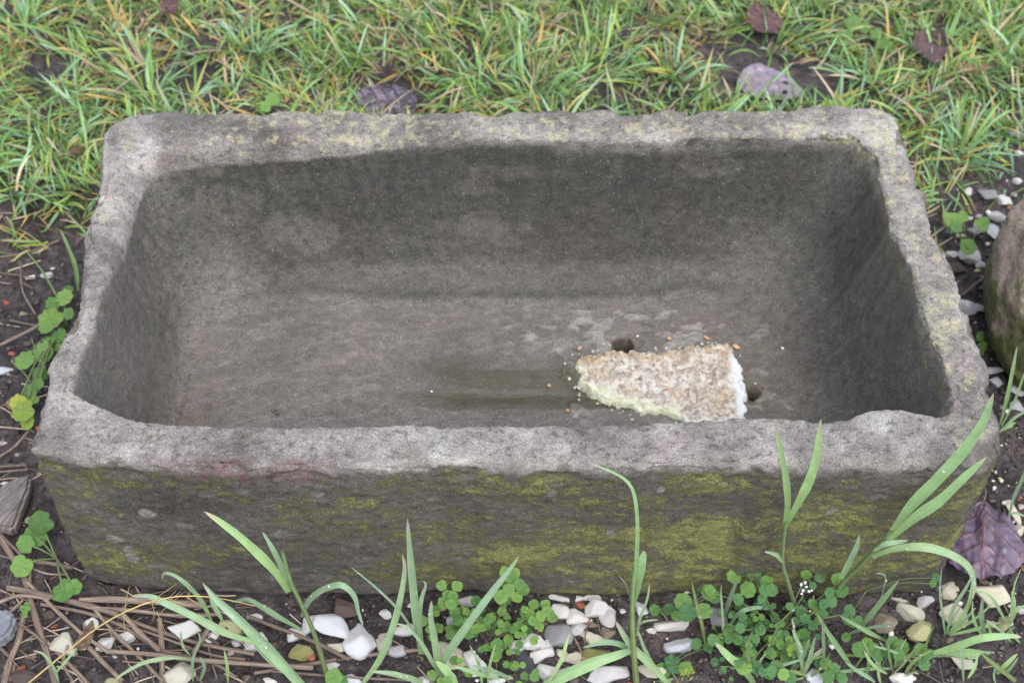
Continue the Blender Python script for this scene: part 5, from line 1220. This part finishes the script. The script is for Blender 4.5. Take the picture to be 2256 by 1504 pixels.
# wood scrap and slate
def slab(name, pix, z, th, mat, label, cat, rough=.0012, align=0):
    W = np.array([at(px, py, z) for px, py in pix]); c = W.mean(0)
    bm = bmesh.new(); vs_ = [bm.verts.new(Vector([float(q) for q in (p - c)])) for p in W]
    f = bm.faces.new(vs_); f.normal_update()
    if f.normal.z < 0: f.normal_flip()
    ext = bmesh.ops.extrude_face_region(bm, geom=[f]); ev = [g for g in ext['geom'] if isinstance(g, bmesh.types.BMVert)]
    for v in ev: v.co.z += th
    bmesh.ops.recalc_face_normals(bm, faces=bm.faces)
    bmesh.ops.bevel(bm, geom=list(bm.edges), offset=th * .22, segments=2, affect='EDGES')
    bmesh.ops.triangulate(bm, faces=bm.faces); bmesh.ops.subdivide_edges(bm, edges=bm.edges, cuts=3, use_grid_fill=True)
    P = np.array([v.co[:] for v in bm.verts]); d = fbm((P + c) * 90, 4) * rough
    for v, q in zip(bm.verts, d): v.co.z += q; v.co.x += q * .5
    if align: 
        bmesh.ops.rotate(bm, verts=bm.verts, matrix=Matrix.Rotation(-align, 3, 'Z'))
    me = bpy.data.meshes.new(name); bm.to_mesh(me); bm.free(); me.materials.append(mat)
    for p in me.polygons: p.use_smooth = False
    o = link(name, me); o.location = Vector([float(q) for q in c]); o.rotation_euler = (0, 0, align); tag(o, label, cat); return o
slab('wood_scrap', [(76, 1062), (72, 1092), (58, 1128), (38, 1184), (18, 1180), (-30, 1172), (-40, 1120), (10, 1085), (40, 1066)], .0, .016, MAT_WOOD, 'weathered grey-brown piece of wood at the left edge beside the trough', 'wood scrap', align=math.radians(60))
slab('slate_stone', [(-30, 1362), (14, 1356), (44, 1370), (40, 1396), (24, 1420), (-10, 1434), (-40, 1430)], .0, .018, MAT_SLATE, 'blue-grey angular slate at the left edge among the straws', 'stone')
pebble(50, 1493, 70, 34, 'brown', 'mossy dark clod at the bottom left corner', None, name='soil_clod', cat='clod')

# small things lying in the trough
def flake(px, py, w, h, mat, label, z=FZ + .003, name='flake'):
    me = mesh_np(name, stone_shape(rnd.randrange(999), ICO2, 7, 20) * .5, ICOF2, mat); p = at(px, py, z); s = np.linalg.norm(p - CAM) / FPX
    o = link(name, me); o.location = Vector([float(c) for c in p]); o.scale = (w * s, h * s * 1.2, min(w, h) * s * .6); o.rotation_euler = (.1, .1, rnd.uniform(-.6, .6)); tag(o, label, 'flake')
flake(1622, 763, 18, 9, MAT_ORANGE, 'orange mortar flake right of the patch top corner')
flake(1556, 743, 15, 6, MAT_ORANGE, 'thin orange flake above the right part of the mortar patch')
flake(1475, 745, 10, 8, MAT_ORANGE, 'small orange flake above the middle of the mortar patch')
flake(1277, 766, 8, 11, MAT_ORANGE, 'orange crumb at the upper left corner of the mortar patch')
flake(1724, 767, 7, 5, MAT_WHITE, 'white crumb on the trough floor right of the mortar patch')
flake(1250, 903, 8, 6, MAT_ORANGE, 'pale crumb on the trough floor left below the mortar patch')
flake(1410, 904, 10, 6, MAT_WHITE, 'whitish flake below the lime edge of the mortar patch')
flake(1405, 740, 5, 4, MAT_WHITE, 'tiny white crumb above the hole')
flake(1210, 848, 9, 6, MAT_ORANGE, 'tan crumb in the damp channel')
flake(951, 862, 5, 5, MAT_WHITE, 'tiny white crumb in the middle of the trough floor')
flake(399, 571, 15, 13, MAT_WHITE, 'white bird-dropping speck on the left end wall', FZ + .04)
P = np.array([at(px, py, z) for px, py, z in ((600, 908, FZ + .003), (604, 902, FZ + .004), (612, 903, FZ + .005), (613, 909, FZ + .003), (606, 911, FZ + .003))])
o = link('curled_scrap', tube_mesh(spline(P, 14) - P[0], .0009, MP['brown'], 6, 'curled_scrap')); o.location = Vector([float(q) for q in P[0]]); tag(o, 'small dark curled scrap on the left part of the trough floor', 'scrap')
P = np.array([at(px, py, FZ + .003) for px, py in ((664, 898), (672, 905), (674, 912))])
o = link('thin_root', tube_mesh(spline(P, 8) - P[0], .0005, MP['brown'], 5, 'thin_root')); o.location = Vector([float(q) for q in P[0]]); tag(o, 'short thin dark rootlet right of the curled scrap', 'rootlet')

# ------------------------------------------------------------------ lawn
GREENS = np.array([(.15, .27, .06), (.20, .34, .09), (.10, .19, .05), (.22, .38, .15), (.27, .44, .26), (.30, .39, .07), (.20, .36, .11)])
DRYS = np.array([(.46, .34, .21), (.56, .45, .31), (.36, .27, .18), (.56, .37, .11), (.46, .42, .15)])
def blades_np(root, az, L, Wd, e0, bend, cols, tips, S=7, seed=0, twist=None):
    r = np.random.default_rng(seed); n = len(L); s = np.linspace(0, 1, S)
    el = e0[:, None] - bend[:, None] * s[None, :]**1.3
    azs = az[:, None] + (r.normal(0, .25, n))[:, None] * s[None, :]
    d = np.stack([np.cos(el) * np.cos(azs), np.cos(el) * np.sin(azs), np.sin(el)], -1)
    P = np.concatenate([np.zeros((n, 1, 3)), np.cumsum(d[:, :-1] * (L / (S - 1))[:, None, None], 1)], 1) + root[:, None, :]
    P[:, :, 2] = np.maximum(P[:, :, 2], .002 + .006 * r.random(n)[:, None])
    wz = np.stack([-np.sin(azs), np.cos(azs), 0 * azs], -1); up = np.cross(d, wz)
    tw = r.normal(0, .6, n)[:, None] + r.normal(0, .6, n)[:, None] * s
    B = wz * np.cos(tw)[..., None] + up * np.sin(tw)[..., None]
    w = Wd[:, None] * (.6 + .4 * np.minimum(1, s / .3)) * np.sqrt(np.maximum(.004, 1 - s**2.2))
    V = np.stack([P - B * w[..., None] / 2, P + B * w[..., None] / 2], 2).reshape(-1, 3)
    f = grid_faces(2, S); F = (f[None] + (np.arange(n) * 2 * S)[:, None, None]).reshape(-1, 4)
    C = cols[:, None, :] + (tips - cols)[:, None, :] * (s[None, :, None]**2)
    return V, F, np.repeat(C, 2, axis=1).reshape(-1, 3)
BARE = [(at(400, 190)[:2], .075, .04), (at(1665, 160)[:2], .10, .06), (at(1800, 205)[:2], .075, .05), (at(1400, 215)[:2], .09, .03), (at(120, 165)[:2], .06, .03), (at(1640, 100)[:2], .05, .03), (at(850, 215)[:2], .065, .045)]
def lawn_ok(x, y, r, dens):
    ok = np.ones(len(x), bool)
    ok &= ~((np.abs(x) < .455) & (y < .51))
    ok &= ~((x <= -.45) & (y < .515 + .035 * r.normal(size=len(x)) + .03 * np.sin(x * 20)))
    ok &= ~((x >= .45) & (y < .44 + (x - .45) * .9 + .035 * r.normal(size=len(x))))
    P = np.stack([x, y, 0 * x], -1); ok &= fbm(P * 11 + 3, 3) + r.uniform(-.6, .6, len(x)) > -.75 + (1 - dens)
    for (bx, by), a, b in BARE: ok &= ((x - bx) / a)**2 + ((y - by) / b)**2 + .6 * r.random(len(x)) > 1.0
    return ok
def lawn():
    r = np.random.default_rng(4)
    out = []
    for (n, Lr, Wr, er, dry, z0) in ((27000, (.024, .060), (.0020, .0040), (.15, 1.25), .12, 0), (11000, (.02, .055), (.0014, .0032), (-.05, .45), .92, 0), (3000, (.05, .095), (.0034, .0058), (.30, 1.15), .12, 0)):
        x = r.uniform(-1.05, 1.1, n); y = r.uniform(.36, 1.25, n); k = lawn_ok(x, y, r, 1); x, y = x[k], y[k]; n = len(x)
        P0 = np.stack([x, y, 0 * x], -1)
        clump = fbm(P0 * 16 + 30, 3); az = r.uniform(0, 2 * math.pi, n) * .55 + fbm(P0 * 9 + 60, 2) * 5
        L = r.uniform(*Lr, n) * (1 + .35 * clump); W_ = r.uniform(*Wr, n); e = r.uniform(*er, n); bend = r.uniform(.05, 1.15, n)
        isd = r.random(n) < dry + .25 * np.maximum(0, fbm(P0 * 7 + 90, 2))
        g = GREENS[r.integers(len(GREENS), size=n)] * r.uniform(.75, 1.25, (n, 1)); dc = DRYS[r.integers(len(DRYS), size=n)] * r.uniform(.7, 1.2, (n, 1))
        c = np.where(isd[:, None], dc, g); t = np.where((r.random(n) < .22)[:, None], dc, c * 1.15)
        root = np.stack([x, y, gz(x, y)], -1)
        out.append(blades_np(root, az, L, W_, e, bend, c, t, 6, int(n)))
    off = 0; Vs, Fs, Cs = [], [], []
    for V, F, C in out: Vs.append(V); Fs.append(F + off); Cs.append(C); off += len(V)
    o = link('lawn_grass', mesh_np('lawn_grass', np.vstack(Vs), np.vstack(Fs), MAT_LAWN, {'tint': np.vstack(Cs)}))
    tag(o, 'short mixed green and straw-coloured lawn grass behind and beside the trough', 'grass', kind='stuff')
lawn()
TUFTS = [(110, 360, 34, .085, 'grass tuft with long blades beside the back left corner of the trough', .8), (330, 215, 34, .11, 'tall bluish grass tuft right behind the left corner of the rim', .3), (2110, 345, 46, .095, 'dense deep green grass tuft beside the back right corner of the trough', 1.0), (1190, 215, 20, .085, 'bluish grass tuft behind the middle of the back rim', .3), (560, 130, 20, .10, 'bluish tuft in the lawn above the left part of the back rim', .3), (1480, 165, 30, .075, 'wide grass tuft left of the grey-lilac leaf', .6), (1900, 180, 24, .08, 'grass tuft right of the grey-lilac leaf', .6), (60, 60, 22, .09, 'grass tuft in the top left corner of the lawn', .5), (1000, 60, 22, .07, 'yellowish green tuft at the top middle of the lawn', .7), (2200, 120, 26, .09, 'grass tuft below the top right corner of the lawn', .6), (30, 430, 22, .075, 'grass tuft hanging over bare soil at the left edge', .5), (760, 150, 16, .07, 'small tuft above the purple folded leaf', .5), (1700, 110, 14, .07, 'small tuft between the grey-lilac leaf and the dark purple-red leaf', .5), (2215, 300, 20, .08, 'thin-bladed tuft at the right edge above the mossy stone', .5)]
MT = {}
for k, (px, py, n, L0, lab, sp) in enumerate(TUFTS):
    p = at(px, py, .01); p[2] = float(gz(p[0], p[1])[0]); root = thing('grass_tuft', p, lab, 'grass tuft', 'grass tufts in the lawn')
    r2 = np.random.default_rng(50 + k)
    for i in range(n):
        az = r2.uniform(0, 6.283); rad = abs(r2.normal(0, .010 * (1 + sp))); L = np.array([L0 * r2.uniform(.55, 1.05)])
        rt = np.array([[rad * math.cos(az), rad * math.sin(az), 0]])
        isd = r2.random() < .14; c = (DRYS if isd else GREENS[[0, 1, 3, 4, 4, 6]])[r2.integers(5)] * r2.uniform(.8, 1.2)
        if k == 8 and r2.random() < .5: c = np.array((.3, .32, .06))
        e0 = np.array([r2.uniform(.45, 1.35)]); bd = np.array([r2.uniform(.3, 1.7)])
        V, F, C = blades_np(rt, np.array([az + r2.normal(0, .3)]), L, np.array([r2.uniform(.0028, .0052)]), e0, bd, c[None], c[None] * 1.2, 9, k * 100 + i)
        link('blade', mesh_np('blade', V, F, MAT_LAWN, {'tint': C}), root)
